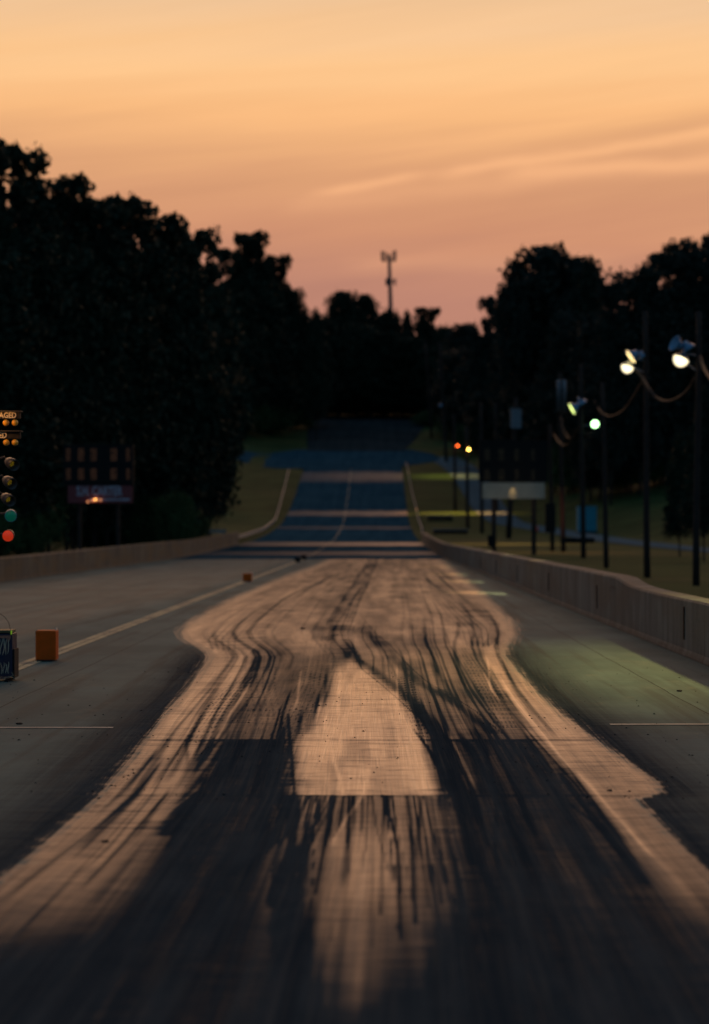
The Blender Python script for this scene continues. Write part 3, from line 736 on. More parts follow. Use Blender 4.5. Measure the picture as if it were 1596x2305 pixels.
def spot(name, loc, target, energy, color, size, blend=.6, rad=.15):
    l = bpy.data.lights.new(name, 'SPOT'); l.energy = energy; l.color = color; l.spot_size = R(size); l.spot_blend = blend
    l.shadow_soft_size = rad
    o = bpy.data.objects.new(name, l); col.objects.link(o); o.location = loc
    d = Vector(target) - Vector(loc); o.rotation_euler = d.to_track_quat('-Z', 'Y').to_euler()
    return o
def pole(xb, yb, yt, wpx, xt=None, label='', Y=None, extra=None, name='utility_pole'):
    if Y is None: X, Y, Z = hit(xb, yb)
    else: X = (xb - 850) / 5000 * Y; Z = T(X, Y)
    xt = xb if xt is None else xt
    top = P3(xt, yt, Y); r = wpx / 5000 * Y / 2
    root = empty(name, (X, Y, Z))
    mb = MB()
    n = 7; pts = []; rad = []
    for i in range(n):
        f = i / (n - 1)
        pts.append((f * (top.x - X) + .02 * math.sin(f * 5 + X), .015 * math.sin(f * 4), -.3 * (1 - f) + f * (top.z - Z))); rad.append(r * (1.12 - .32 * f))
    mb.tube(pts, rad, 12)
    mb.build('shaft', M['pole'], root, smooth=True)
    tag(root, label, 'pole', 'wooden light poles behind the right barrier')
    return root, X, Y, Z
POL = {}
def rel(root, xd, yd, Y): return P3(xd, yd, Y) - Vector(root.location)
def arm(root, a, b, r=.03): MB().tube([a, b], r, 8).build('bracket', M['steel'], root)

# pole nearest the camera at the right edge
root, X, Y, Z = pole(1568, 1318, 700, 15, 1572, 'nearest wooden pole at the right edge, one glowing globe below a blue shade')
arm(root, rel(root, 1568, 800, Y), rel(root, 1538, 795, Y)); arm(root, rel(root, 1568, 835, Y), rel(root, 1540, 815, Y))
floodlight(root, rel(root, 1519, 772, Y), (-.55, -.25, .30), .26, None, shade='bluemetal', depth=.9)
floodlight(root, rel(root, 1552, 785, Y) + Vector((0, .1, 0)), (.55, -.1, -.85), .24, None, shade='bluemetal', depth=1.0)
floodlight(root, rel(root, 1534, 806, Y), (-.42, -.12, -.90), .27, 'bowl', M['dome'], shade='steel', depth=.6)
spot('flood_near', P3(1530, 835, Y), (2.0, Y - 8, 0), 260, (1.0, .86, .45), 50)
POL['A'] = (root, X, Y, Z)
root, X, Y, Z = pole(1458, 1300, 700, 14, 1452, 'second wooden pole from the right with a slanting lit disc over a glowing globe')
arm(root, rel(root, 1455, 812, Y), rel(root, 1432, 808, Y)); arm(root, rel(root, 1455, 840, Y), rel(root, 1420, 824, Y))
floodlight(root, rel(root, 1418, 804, Y), (-.80, .03, -.56), .30, 'disc', M['warmlens'], depth=1.0)
floodlight(root, rel(root, 1449, 802, Y) + Vector((0, .1, 0)), (.55, -.1, -.85), .2, None, shade='bluemetal', depth=1.0)
floodlight(root, rel(root, 1413, 824, Y), (-.30, -.12, -.93), .25, 'bowl', M['dome'], shade='steel', depth=.6)
spot('flood_second', P3(1413, 850, Y), (2.5, Y - 8, 0), 260, (1.0, .86, .45), 50)
POL['B'] = (root, X, Y, Z)
root, X, Y, Z = pole(1366, 1278, 860, 11, 1356, 'slim bare wooden pole third from the right'); POL['C'] = (root, X, Y, Z)
root, X, Y, Z = pole(1313, 1256, 820, 11, 1308, 'wooden pole with a slanting lit disc, a white green lamp and a box low down')
arm(root, rel(root, 1310, 920, Y), rel(root, 1300, 912, Y)); arm(root, rel(root, 1311, 958, Y), rel(root, 1332, 956, Y))
floodlight(root, rel(root, 1287, 920, Y), (-.84, -.06, -.48), .42, 'disc', M['yellens'], depth=1.05)
floodlight(root, rel(root, 1310, 906, Y) + Vector((0, .1, 0)), (.4, .2, -.8), .34, None, depth=1.0)
floodlight(root, rel(root, 1339, 954, Y), (.18, -.97, -.1), .24, 'bowl', M['greenlens'], shade='housing', depth=1.0)
MB().box(rel(root, 1300, 1216, Y), (2.2, .3, .34)).build('crossbar_box', M['black'], root, bevel=.02)
spot('flood_fourth', P3(1287, 940, Y), (2.5, Y - 8, 0), 300, (.95, .95, .45), 50)
POL['D'] = (root, X, Y, Z)
root, X, Y, Z = pole(1268, 1242, 838, 10, 1260, 'wooden pole carrying pale blue transformer cans left of the lit disc')
for dxp in (-7, 5):
    c_ = rel(root, 1264 + dxp, 925, Y) + Vector((0, -.25, 0)); s_ = Y / 5000
    MB().lathe([(-.01, .01), (0, 5 * s_), (66 * s_, 5 * s_), (70 * s_, 3 * s_), (70.2 * s_, .01)], c_, (0, 0, 1), 14).build('transformer', M['steel'], root, smooth=True)
root, X, Y, Z = pole(1243, 1240, 955, 9, 1238, 'shorter wooden pole just left of the transformer pole'); POL['F'] = (root, X, Y, Z)
MB().box(rel(root, 1238, 1165, Y) + Vector((0, -.3, 0)), (.8, .4, 2.3)).build('meter_box', M['rubber'], root, bevel=.03)
root, X, Y, Z = pole(1144, 1212, 895, 12, 1162, 'leaning pole seen behind the right scoreboard with a pale blue box near its top')
MB().box(rel(root, 1161, 942, Y) + Vector((0, -.3, 0)), (24 * Y / 5000, .3, 44 * Y / 5000)).build('panel_box', M['steel'], root, bevel=.02)
root, X, Y, Z = pole(1085, 1200, 905, 8, 1083, 'slim pole at the left edge of the right scoreboard')
root, X, Y, Z = pole(1053, 1188, 960, 8, 1050, 'slim pole with a small yellow lamp on the far right grass')
MB().lathe([(-.03, .01), (0, .11), (.1, .15), (.2, .11), (.23, .01)], rel(root, 1055, 1013, Y) + Vector((0, -.35, 0)), (0, 0, 1), 12).build('lamp', M['ryellow'], root, smooth=True)
YJ = Y
root, X, Y, Z = pole(1025, 1150, 930, 7, 1022, 'slim far pole with a small orange lamp beside the service road')
MB().lathe([(-.03, .01), (0, .11), (.1, .15), (.2, .11), (.23, .01)], rel(root, 1030, 1005, Y) + Vector((0, -.35, 0)), (0, 0, 1), 12).build('lamp', M['rorange'], root, smooth=True)
root, X, Y, Z = pole(1005, 1040, 770, 7, 990, 'tall leaning far pole topped by a small pale blue lamp')
MB().lathe([(-.03, .01), (0, .2), (.3, .35), (.6, .2), (.63, .01)], rel(root, 992, 916, Y) + Vector((0, -.4, 0)), (0, 0, 1), 12).build('lamp', M['bluemetal'], root, smooth=True)
root, X, Y, Z = pole(972, 985, 770, 6, 958, 'faint tall pole against the dark trees at the top of the hill')
root, X, Y, Z = pole(1118, 1150, 905, 8, 1116, 'slim pole hidden partly behind the right scoreboard, beside the service road')
# a pole outside the right edge carries the lamp that lights the near shoulder
rootz = empty('utility_pole', (11.2, 27.5, 0))
MB().tube([(0, 0, -.3), (0, 0, 9.2)], [.17, .12], 12).build('shaft', M['pole'], rootz, smooth=True)
floodlight(rootz, (-.5, 0, 8.4), (-.7, 0, -.7), .28, 'disc', M['yellens'])
tag(rootz, 'wooden floodlight pole standing just beyond the right edge of view', 'pole', 'wooden light poles behind the right barrier')
spot('flood_shoulder', (10.3, 27.5, 8.2), (4.6, 28.0, 0), 5600, (1.0, .76, .24), 44, 1.0, .32).scale = (2.3, 1, 1)

# light pools thrown across the strip by the lamps of the far poles
def pool(Yp, energy, half_y, colr=(1.0, .36, .19), xp=9.5, h=9.0):
    z = T(xp, Yp)
    o = spot('flood_far', (xp, Yp, z + h), (xp, Yp, 0), energy, colr, 2 * math.degrees(math.atan(half_y / h)), 1.0, .25)
    o.rotation_euler = (0, 0, 0); o.scale = (12 / half_y, 1, 1)

def ent(name='hanging_cable'): return name
def cable(pts, r, label):
    Q = []
    for i in range(len(pts) - 1):
        pass
    # Catmull-Rom through the points
    P_ = [Vector(q) for q in pts]; P_ = [P_[0] * 2 - P_[1]] + P_ + [P_[-1] * 2 - P_[-2]]
    for i in range(1, len(P_) - 2):
        for k in range(8):
            s = k / 8
            a, b, c_, d = P_[i - 1], P_[i], P_[i + 1], P_[i + 2]
            Q.append(.5 * ((2 * b) + (-a + c_) * s + (2 * a - 5 * b + 4 * c_ - d) * s * s + (-a + 3 * b - 3 * c_ + d) * s ** 3))
    Q.append(P_[-2])
    o = MB().tube(Q, r, 7).build('hanging_cable', M['wire'], None, smooth=True)
    tag(o, label, 'cable', 'slack cables between the light poles'); return o
def cpts(lst):   # (xd, yd, Y)
    return [P3(*q) for q in lst]
YA, YB, YC, YD = POL['A'][2], POL['B'][2], POL['C'][2], POL['D'][2]
cable(cpts([(1432, 832, YB), (1446, 850, YB - 1), (1462, 876, YB - 3), (1480, 896, YB - 4), (1502, 903, YB - 6), (1528, 895, YB - 8), (1550, 876, YA + 2), (1568, 845, YA)]), .055, 'long slack cable drooping between the two nearest lit poles')
cable(cpts([(1575, 800, YA), (1582, 822, YA - 2), (1592, 842, YA - 5), (1612, 862, YA - 9), (1650, 860, YA - 16)]), .055, 'cable leaving the nearest pole at the right edge of the photo')
cable(cpts([(1338, 903, YC), (1346, 918, YC), (1356, 930, YC - 2), (1372, 937, YC - 4), (1392, 931, YC - 8), (1412, 914, YC - 14), (1452, 850, YB)]), .06, 'slack cable drooping right of the bare third pole')
cable(cpts([(1311, 955, YD), (1313, 970, YD), (1319, 978, YD), (1327, 978, YD), (1333, 970, YD)]), .07, 'short cable loop below the white green lamp')
cable(cpts([(1240, 960, POL['F'][2]), (1248, 980, POL['F'][2]), (1262, 998, YD + 10), (1276, 1001, YD + 5), (1294, 985, YD + 3), (1308, 955, YD)]), .06, 'slack cable between the short pole and the transformer pole, low loop')
cable(cpts([(1264, 940, YD + 12), (1268, 965, YD + 10), (1276, 980, YD + 8), (1286, 985, YD + 4), (1309, 950, YD)]), .05, 'upper slack cable right of the transformer cans')

# ------------------------------------------------------------------ scoreboards
def text_mesh(s, size, name, m, parent, loc, ext=.01, off=.0, ax=1.0, align='CENTER'):
    cu = bpy.data.curves.new(name, 'FONT'); cu.body = s; cu.size = size; cu.extrude = ext; cu.offset = off
    cu.align_x = align; cu.align_y = 'CENTER'; cu.resolution_u = 3
    tmp = bpy.data.objects.new('tmp', cu); col.objects.link(tmp)
    dg = bpy.context.evaluated_depsgraph_get()
    me = bpy.data.meshes.new_from_object(tmp.evaluated_get(dg)); bpy.data.objects.remove(tmp)
    me.name = name; me.materials.clear(); me.materials.append(m)
    o = bpy.data.objects.new(name, me); col.objects.link(o); o.parent = parent
    o.location = loc; o.rotation_euler = (R(90), 0, 0); o.scale = (ax, 1, 1)
    return o
def scoreboard(x0, x1, yt, yb_, Y, cols, rowsd, legs, legr, banner, dm, label, depth=.35):
    X0 = (x0 - 850) / 5000 * Y; X1 = (x1 - 850) / 5000 * Y; cx = (X0 + X1) / 2
    root = empty('scoreboard', (cx, Y, T(cx, Y)))
    g = lambda xd, yd: rel(root, xd, yd, Y)
    a, b = g(x0, yt), g(x1, yb_)
    cab = MB().box(((a.x + b.x) / 2, depth / 2, (a.z + b.z) / 2), (b.x - a.x, depth, a.z - b.z)).build('cabinet', M['black'], root, bevel=.02)
    for r_, (ya_, yb2) in enumerate(rowsd):
        for (xa, xb) in cols:
            p0, p1 = g(xa, ya_), g(xb, yb2)
            mb = MB()
            nx, nz = 4, 9
            for i in range(nx):
                for j in range(nz):
                    if nz - 1 > j > 0 and random.random() < .12: continue
                    cxx = p0.x + (p1.x - p0.x) * (i + .5) / nx; czz = p1.z + (p0.z - p1.z) * (j + .5) / nz
                    mb.box((cxx, -.012, czz), ((p1.x - p0.x) / nx * .82, .02, (p0.z - p1.z) / nz * .82))
            mb.build('digit', dm, root)
    for lx in legs:
        q = g(lx, 1195); Xw = q.x + cx; zb = T(Xw, Y) - root.location.z
        MB().box((q.x, depth / 2 + .02, (zb - .2 + b.z) / 2), (legr * 2, legr * 2, b.z - zb + .2)).build('leg', M['pole'], root)
    tag(root, label, 'scoreboard')
    return root, g
root, g = scoreboard(142, 300, 1000, 1091, 122, [(149, 159), (176, 189), (204, 217), (249, 263), (284, 292)], [(1009, 1037), (1054, 1079)], (178, 265), .1, None, M['digit'],
                     'black scoreboard with amber digits over a maroon banner behind the left barrier')
a, b = g(153, 1093), g(299, 1132)
MB().box(((a.x + b.x) / 2, -.05, (a.z + b.z) / 2), (b.x - a.x, .08, a.z - b.z)).build('banner', M['redboard'], root, bevel=.01)
ban = [c_ for c_ in root.children if c_.name.startswith('banner')][0]
q = g(224, 1106)
text_mesh('S.H. CARTER', .72, 'lettering', M['palelet'], ban, (q.x, -.10, q.z), .01, .02, .62)
q = g(247, 1124); a1 = g(262, 1131)
MB().box((q.x, -.1, q.z), (2.2, .01, .1)).build('small_print', M['palelet'], ban)
for (xd, yd, k) in ((199, 1129, 'bokehdim'), (210, 1126, 'bokehdim'), (216, 1124, 'bokeh'), (227, 1125, 'bokehdim')):
    q = g(xd, yd)
    MB().lathe([(-.055, .01), (-.035, .04), (0, .055), (.035, .04), (.055, .01)], (q.x, -.22, q.z), (0, 0, 1), 10).build('indicator_bulb', M[k], ban, smooth=True)  # glowing beads standing for the amber glints on the banner

root, g = scoreboard(1078, 1233, 990, 1084, 158, [(1090, 1103), (1122, 1135), (1158, 1168), (1196, 1204)], [(1010, 1036), (1056, 1080)], (1112, 1202), .16, None, M['digit_dim'],
                     'large black scoreboard over a pale blank panel behind the right barrier')
a, b = g(1086, 1086), g(1226, 1122)
pn = MB().box(((a.x + b.x) / 2, -.02, (a.z + b.z) / 2), (b.x - a.x, .12, a.z - b.z)).build('panel', M['whitepanel'], root, bevel=.01)
a, b = g(1086, 1122), g(1226, 1126)
q = g(1105, 1217); MB().box((q.x, 0, q.z), (.45, .4, .8)).build('control_box', M['black'], root, bevel=.03)
q = g(1155, 1082)
MB().tube([(q.x, -.02, q.z + .1), (q.x, -.35, q.z + .16), (q.x, -.5, q.z + .02)], .03, 8).build('lamp_bracket', M['black'], root)
MB().lathe([(0, .02), (.12, .10), (.14, .02)], (q.x, -.5, q.z + .03), (0, 0, -1), 12).build('sign_lamp', M['black'], root)
wp = Vector(root.location) + Vector((q.x, -.48, q.z - .12))
spot('sign_spot', wp, wp + Vector((-.05, .42, -.75)), 26, (1.0, .66, .25), 40, .8, .04)
spot('panel_wash', (9.6, 153.5, 1.2), tuple(P3(1150, 1108, 158)), 95, (1.0, .74, .48), 62, .9, .2)  # added spot that brightens the pale panel, no fixture stands here

# ------------------------------------------------------------------ blue box, low barriers, cone
X, Y, Z = hit(1322, 1200)
root = empty('storage_box', (X, Y, Z)); s_ = Y / 5000
MB().box((0, .8, 30 * s_), (42 * s_, 1.6, 56 * s_)).build('body', M['bluebox'], root, bevel=.05)
MB().box((0, .8, 1.5 * s_), (46 * s_, 1.75, 5 * s_)).build('base', M['black'], root)
MB().box((0, .8, 59 * s_), (44 * s_, 1.7, 3 * s_)).build('lid', M['bluebox'], root, bevel=.03)
MB().box((4 * s_, -.03, 29 * s_), (26 * s_, .04, 48 * s_)).build('door', M['bluebox'], root, bevel=.01)
tag(root, 'bright blue upright storage box on the grass beyond the service road', 'storage box')
for (xa, xb, yb_, hpx, lab) in ((962, 1018, 1172, 13, 'smaller dark low platform beside the far guardrail'), (975, 1052, 1203, 13, 'longer dark low platform with pale edge beside the end of the right barrier')):
    xm = (xa + xb) / 2; X, Y, Z = hit(xm, yb_); s_ = Y / 5000
    root = empty('low_platform', (X, Y, Z)); W = (xb - xa) * s_
    MB().box((0, 0, hpx * s_ * .45), (W, 1.2, hpx * s_ * .6)).build('body', M['black'], root, bevel=.03)
    MB().box((0, 0, hpx * s_ * .88), (W * 1.06, 1.4, hpx * s_ * .16)).build('top_plate', M['steel'], root, bevel=.01)
    for sx in (-.45, .45): MB().box((W * sx, 0, hpx * s_ * .08), (.14, .9, hpx * s_ * .2)).build('foot', M['black'], root)
    tag(root, lab, 'platform', 'low platforms by the far guardrail')
X, Y, Z = hit(1209, 1196)
root = empty('traffic_cone', (X, Y, Z))
MB().lathe([(0, .01), (0, .17), (.04, .17), (.70, .035), (.72, .01)], (0, 0, .03), (0, 0, 1), 14).build('cone_body', M['redcone'], root, smooth=True)
MB().box((0, 0, .02), (.42, .42, .04)).build('cone_base', M['redcone'], root)
tag(root, 'small red traffic cone on the grass right of the right scoreboard legs', 'traffic cone')

# ------------------------------------------------------------------ foam blocks and rubber markers on the centre line
def block(xc, ybase, wpx, hpx, label):
    Y = 8750 / (ybase - 1195); X = (xc - 850) / 5000 * Y; s_ = Y / 5000
    root = empty('marker_block', (X, Y, 0.012))
    MB().box((0, .14, hpx * s_ / 2), (wpx * s_, .28, hpx * s_)).build('foam_block', M['orange'], root, bevel=.018)
    MB().box((wpx * s_ / 2 - .012, .14, hpx * s_ + .006), (.012, .10, .05)).build('pale_tab', M['letter'], root)
    MB().box((0, .02, .0), (wpx * s_ * .8, .26, .016)).build('foot_pad', M['rubber'], root)
    tag(root, label, 'marker block', 'orange foam blocks along the centre line')
block(102.5, 1488, 46, 67, 'large orange foam block beside the centre line, nearer of the two')
block(556.5, 1309, 20, 18, 'small distant orange foam block beside the centre line')
for (xd, yb_, lab, wn) in ((670, 1265, 'left one of two small black rubber lumps on the centre line', 14), (684, 1259.5, 'right one of two small black rubber lumps on the centre line', 13)):
    Y = min(8750 / (yb_ - 1195), 136.5) if wn == 13 else 8750 / (yb_ - 1195)
    X = (xd - 850) / 5000 * Y; s_ = Y / 5000
    root = empty('rubber_marker', (X, Y, 0))
    MB().lathe([(0, .01), (0, .44), (.3, .56), (.62, .6), (.85, .5), (1.0, .25), (1.02, .01)], (0, 0, 0), (0, 0, 1), 14).build('lump', M['rubber'], root, smooth=True).scale = (wn * s_ * .9, wn * s_ * .9, wn * s_ * .9)
    tag(root, lab, 'marker', 'black rubber lumps on the centre line')
# small debris on the pad
peb = None
for (xd, yd, r_) in ((44, 1630, .020), (237, 1895, .014), (1372, 1780, .012), (681, 1415, .03), (1530, 1556, .02)):
    Y = 8750 / (yd - 1195); X = (xd - 850) / 5000 * Y
    bm = bmesh.new(); bmesh.ops.create_icosphere(bm, subdivisions=2, radius=r_)
    for v in bm.verts: v.co = Vector((v.co.x * 1.5, v.co.y, v.co.z * .5)) * (1 + .25 * math.sin(v.co.x * 300 + v.co.y * 190)); v.co.z += r_ * .4
    me = bpy.data.meshes.new('rubber_crumb'); bm.to_mesh(me); bm.free(); me.materials.append(M['rubber'])
    o = bpy.data.objects.new('rubber_crumb', me); col.objects.link(o); o.location = (X, Y, 0)
    tag(o, {44: 'largest dark rubber crumb on the left concrete by the start line', 237: 'dark crumb on the left peach streak in the foreground', 1372: 'dark crumb on the right peach streak', 681: 'dark crumb in the middle of the far rubber', 1530: 'dark crumb near the seam by the right barrier'}[xd], 'debris', 'rubber crumbs on the concrete')
rub_pos = [(rng.uniform(-4.2, 4.0), 8750 / (rng.uniform(1500, 1800) - 1195)) for _ in range(420)]
mb = MB()
for X, Y in rub_pos:
    r_ = rng.uniform(.003, .010); a_ = rng.uniform(0, 3.1)
    ca, sa = math.cos(a_) * r_ * 1.6, math.sin(a_) * r_ * 1.6
    mb.add([(X - ca, Y - sa, .002), (X + sa * .5, Y - ca * .5, .001), (X + ca, Y + sa, .002), (X - sa * .5, Y + ca * .5, .001), (X, Y, .002 + r_ * .9)], [(0, 1, 4), (1, 2, 4), (2, 3, 4), (3, 0, 4)])
tag(mb.build('rubber_bits', M['rubber']), 'tiny specks of shed rubber scattered over the concrete', 'debris', kind='stuff')

# ------------------------------------------------------------------ starting light tree
TY = 26.0
root = empty('starting_light_tree', (-4.60, TY, 0))
g = lambda xd, yd, dy_=0.0: P3(xd, yd, TY + dy_) - Vector(root.location)
MB().box((0, .06, 1.75), (.11, .11, 3.45)).build('mast', M['black'], root, bevel=.01)
def sign_box(yt, yb_, txt, right_px, tsize):
    a = g(46, yt); b = g(46, yb_); hw = a.x
    s = MB().box((0, 0, (a.z + b.z) / 2), (hw * 2, .10, a.z - b.z)).build('sign_box', M['signdark'], root, bevel=.006)
    MB().box((0, -.045, a.z + .008), (hw * 2 + .05, .16, .008)).build('visor', M['housing'], s)
    q = g(right_px, (yt + yb_) / 2 + .6)
    tm = text_mesh(txt, tsize, 'lettering', M['letter'], s, (q.x, -.062, q.z), .006, .002, .84, 'RIGHT')
    return s
sign_box(927.5, 942, 'PRE-STAGED', 39, .090)
sign_box(972, 987.5, 'STAGED', 17.5, .090)
def bulb(x, z, m, r=.037, parent=root):
    o = MB().lathe([(-.05, .02), (-.045, r * .72), (-.02, r * .97), (0, r), (.02, r * .86), (.033, r * .5), (.038, .002)], (x, -.085, z), (0, -1, 0), 20).build('stage_bulb', m, parent, smooth=True)
    MB().lathe([(0, .022), (.06, .022)], (x, -.04, z), (0, -1, 0), 12).build('socket', M['housing'], o)
    return o
for (xd, yd) in ((13.2, 951), (33.6, 951), (14, 995.6), (33.6, 995.6)):
    q = g(xd, yd, -.08); bulb(q.x, q.z, M['amber_lens']); bulb(-q.x, q.z, M['amber_lens'])
def hooded(xd, yd, kind, sx=1):
    q = g(xd, yd, -.12); x = q.x * sx; z = q.z
    ax = Vector((.55 * sx, -.80, -.30 if kind != 'red' else -.06)).normalized()
    if kind in ('green', 'red'): ax = Vector(((.16 if kind == 'green' else -.02) * sx, -.98, -.20 if kind == 'green' else -.12)).normalized()
    c = Vector((x, -.02, z))
    r = .066
    can = MB()
    if kind == 'amber':
        can.lathe([(-.16, .01), (-.155, .035), (-.13, .040), (-.10, r * .86), (-.04, r), (.055, r * 1.02), (.055, r * .95), (-.035, r * .90), (-.04, .01)], c, ax, 26)
        h = can.build('lamp_can', M['housing'], root, smooth=True)
        MB().lathe([(-.036, .01), (-.034, r * .58)], c, ax, 20).build('lens', M['black'], h)
        md = MB(); u_ = ax.cross(Vector((0, 0, 1))).normalized(); v_ = ax.cross(u_).normalized()
        for i in range(-3, 4):
            for j in range(-3, 4):
                px_ = (i + (j % 2) * .5) * .0115; pz_ = j * .0105
                if px_ * px_ + pz_ * pz_ > .034 ** 2: continue
                o_ = c + u_ * px_ + v_ * pz_
                md.lathe([(-.034, .0034), (-.029, .0032), (-.027, .0005)], o_, ax, 6)
        md.build('led_cluster', M['dot'], h)
        MB().tube([c + ax * -.13, c + ax * -.17 + Vector((-.03 * sx, .02, .04)), Vector((0, .02, c.z + .02))], .011, 8).build('bracket', M['housing'], root)
    else:
        m = M['green_lens'] if kind == 'green' else M['red_lens']
        can.lathe([(-.17, .01), (-.165, .04), (-.12, .055), (-.06, r * 1.04), (.0, r * 1.08), (.002, r * 1.0), (-.02, r * .98), (-.03, .01)], c, ax, 28)
        h = can.build('lamp_can', M['bluemetal'] if kind == 'green' else M['housing'], root, smooth=True)
        MB().lathe([(-.018, r * .99), (.004, r * .97), (.020, r * .75), (.028, r * .4), (.030, .001)], c, ax, 26).build('lens', m, h, smooth=True)
        MB().tube([c + ax * -.15, Vector((0, .03, c.z + .03))], .012, 8).build('bracket', M['housing'], root)
for sx in (1, -1):
    hooded(25.2, 1044, 'amber', sx); hooded(20, 1086, 'amber', sx); hooded(16.5, 1124.5, 'amber', sx)
    hooded(21, 1161, 'green', sx); hooded(14.5, 1206, 'red', sx)
# lit amber beacon over the sign, just outside the left edge
MB().lathe([(0, .01), (0, .05), (.04, .055), (.08, .04), (.1, .01)], (-.02, -.10, g(0, 925).z + .02), (0, 0, 1), 16).build('beacon', M['lit_amber'], root, smooth=True)
pl = bpy.data.lights.new('beacon_light', 'POINT'); pl.energy = 10; pl.color = (1.0, .45, .10); pl.shadow_soft_size = .05
plo = bpy.data.objects.new('beacon_light', pl); col.objects.link(plo); plo.location = (-4.64, TY - .55, g(0, 930).z - .04)
# base box wrapped in a printed vinyl cover
zt = g(33, 1424).z; zb = .05; hw = g(33, 1500).x
bs = empty('tmp'); bpy.data.objects.remove(bs)
base = MB().box((0, 0, (zt + zb) / 2), (hw * 2, .34, zt - zb)).build('base_box', M['vinyl'], root, bevel=.012)
MB().box((0, 0, zt + .022), (hw * 2 - .03, .36, .03)).build('lid', M['topwood'], base, bevel=.006)
MB().box((hw + .012, .0, (zt * .62 + zb) / 2 + .01), (.022, .30, zt * .60)).build('side_plate', M['rubber'], base)
MB().box((hw - .01, -.175, zt + .012), (.014, .016, .045)).build('clip', M['greenled'], base)
def ribbon_strokes(z0, z1, x_lo, x_hi, n, slant):
    mb = MB()
    for i in range(n):
        f = i / (n - 1); xb_ = x_lo + (x_hi - x_lo) * f
        ph = random.uniform(0, 6); am_ = random.uniform(.004, .010); wv = random.uniform(.0045, .0095)
        zz0 = z0 + random.uniform(0, .03); zz1 = z1 - random.uniform(0, .03)
        L = 14; vs = []
        for k in range(L + 1):
            s = k / L; zc = zz0 + (zz1 - zz0) * s
            xc = xb_ + am_ * math.sin(ph + s * 4.5) + slant * (s - .5)
            ww = wv * (.55 + .7 * math.sin(math.pi * s) ** .7)
            vs += [(xc - ww / 2, -.1735, zc), (xc + ww / 2, -.1735, zc), (xc + ww / 2, -.1765, zc), (xc - ww / 2, -.1765, zc)]
        fs = []
        for k in range(L):
            for j in range(4): fs.append((k * 4 + j, k * 4 + (j + 1) % 4, (k + 1) * 4 + (j + 1) % 4, (k + 1) * 4 + j))
        mb.add(vs, fs)
    return mb
zz = lambda yd: g(0, yd).z
ribbon_strokes(zz(1472), zz(1434), -hw + .03, hw - .045, 24, .018).build('lettering', M['vinyl_txt'], base)
ribbon_strokes(zz(1518), zz(1485), -hw + .03, hw - .045, 24, -.006).build('lettering', M['vinyl_txt'], base)
mbp = MB()
mbp.add([(-hw + .02, -.1755, zz(1432)), (hw - .03, -.1755, zz(1428)), (hw - .012, -.1755, zz(1426)), (hw - .02, -.1755, zz(1436)), (hw - .05, -.1755, zz(1446)), (hw - .07, -.1755, zz(1434)), (-hw + .02, -.1755, zz(1437))], [(0, 1, 2, 3, 4, 5, 6)])
mbp.add([(hw - .14, -.1755, zz(1527)), (hw - .02, -.1755, zz(1524)), (hw - .035, -.1755, zz(1519)), (hw - .09, -.1755, zz(1521)), (hw - .135, -.1755, zz(1519))], [(0, 1, 2, 3, 4)])
mbp.build('worn_print', M['stripe_cloth'], base)
MB().tube([(hw - .04, -.05, zt + .03), (hw - .06, -.05, zt + .12), (hw - .11, -.05, zt + .19), (hw - .19, -.05, zt + .24)], .003, 6).build('antenna', M['black'], base)
for sx in (-1, 1):
    MB().box((sx * (hw - .06), 0, .0), (.05, .5, .05)).build('foot', M['black'], root)
# frayed ties hanging off the lower edge
tw = MB()
def twig(pts, r=.0032): tw.tube([g(x_, y_, -.2) for x_, y_ in pts], r, 6)
twig([(8, 1535), (9, 1526), (17, 1524), (24, 1522), (28, 1521)]); twig([(24, 1522), (29, 1525), (33, 1527)]); twig([(26, 1513), (29, 1517), (30, 1522)])
twig([(5, 1540), (12, 1540), (20, 1538), (27, 1536)]); twig([(3, 1549), (7, 1545), (12, 1543), (17, 1546), (18, 1541), (20, 1540)]); twig([(9, 1553), (10, 1549), (11, 1547)]); twig([(-6, 1551), (5, 1552), (12, 1554), (17, 1553)])
tw.build('frayed_ties', M['twig'], root)
tag(root, 'drag racing start light tree with amber, green and red lamps at the left edge', 'starting lights')

# ------------------------------------------------------------------ cell tower
Y = 760.0; s_ = Y / 5000
X = (880 - 850) / 5000 * Y; Z = T(X, Y)
root = empty('cell_tower', (X, Y, Z))
g = lambda xd, yd: P3(xd, yd, Y) - Vector(root.location)
top = g(875.5, 562)
MB().tube([(0, 0, 0), tuple(g(879.5, 695)), tuple(g(877.5, 635)), tuple(g(876, 575))], [1.0, .75, .66, .55], 12).build('mast', M['tower'], root, smooth=True)
def array(yt, yb_, xs_px, yc):
    mbp = MB()
    a = g(min(q[0] for q in xs_px), yc); b = g(max(q[0] for q in xs_px), yc)
    pf = mbp.tube([(a.x, -.3, a.z), (b.x, -.3, b.z)], .14, 8); mbp.tube([(a.x, .5, a.z - .5), (b.x, .5, b.z - .5)], .14, 8)
    mbp.tube([(a.x, -.3, a.z), (a.x, .5, a.z - .5)], .12, 6); mbp.tube([(b.x, -.3, b.z), (b.x, .5, b.z - .5)], .12, 6)
    f = mbp.build('platform', M['tower'], root)
    for (xp, wp, y0, y1) in xs_px:
        q0, q1 = g(xp, y0), g(xp, y1)
        MB().box((q0.x, random.uniform(-.7, .7), (q0.z + q1.z) / 2), (wp * s_ * 1.25, .5, q0.z - q1.z)).build('antenna', M['tower'], f, bevel=.05)
array(562, 587, [(860, 3.4, 564, 586), (865, 3.0, 566, 587), (871, 2.6, 568, 580), (876, 2.6, 570, 588), (884, 2.6, 566, 586), (889.5, 4.2, 563, 587)], 584)
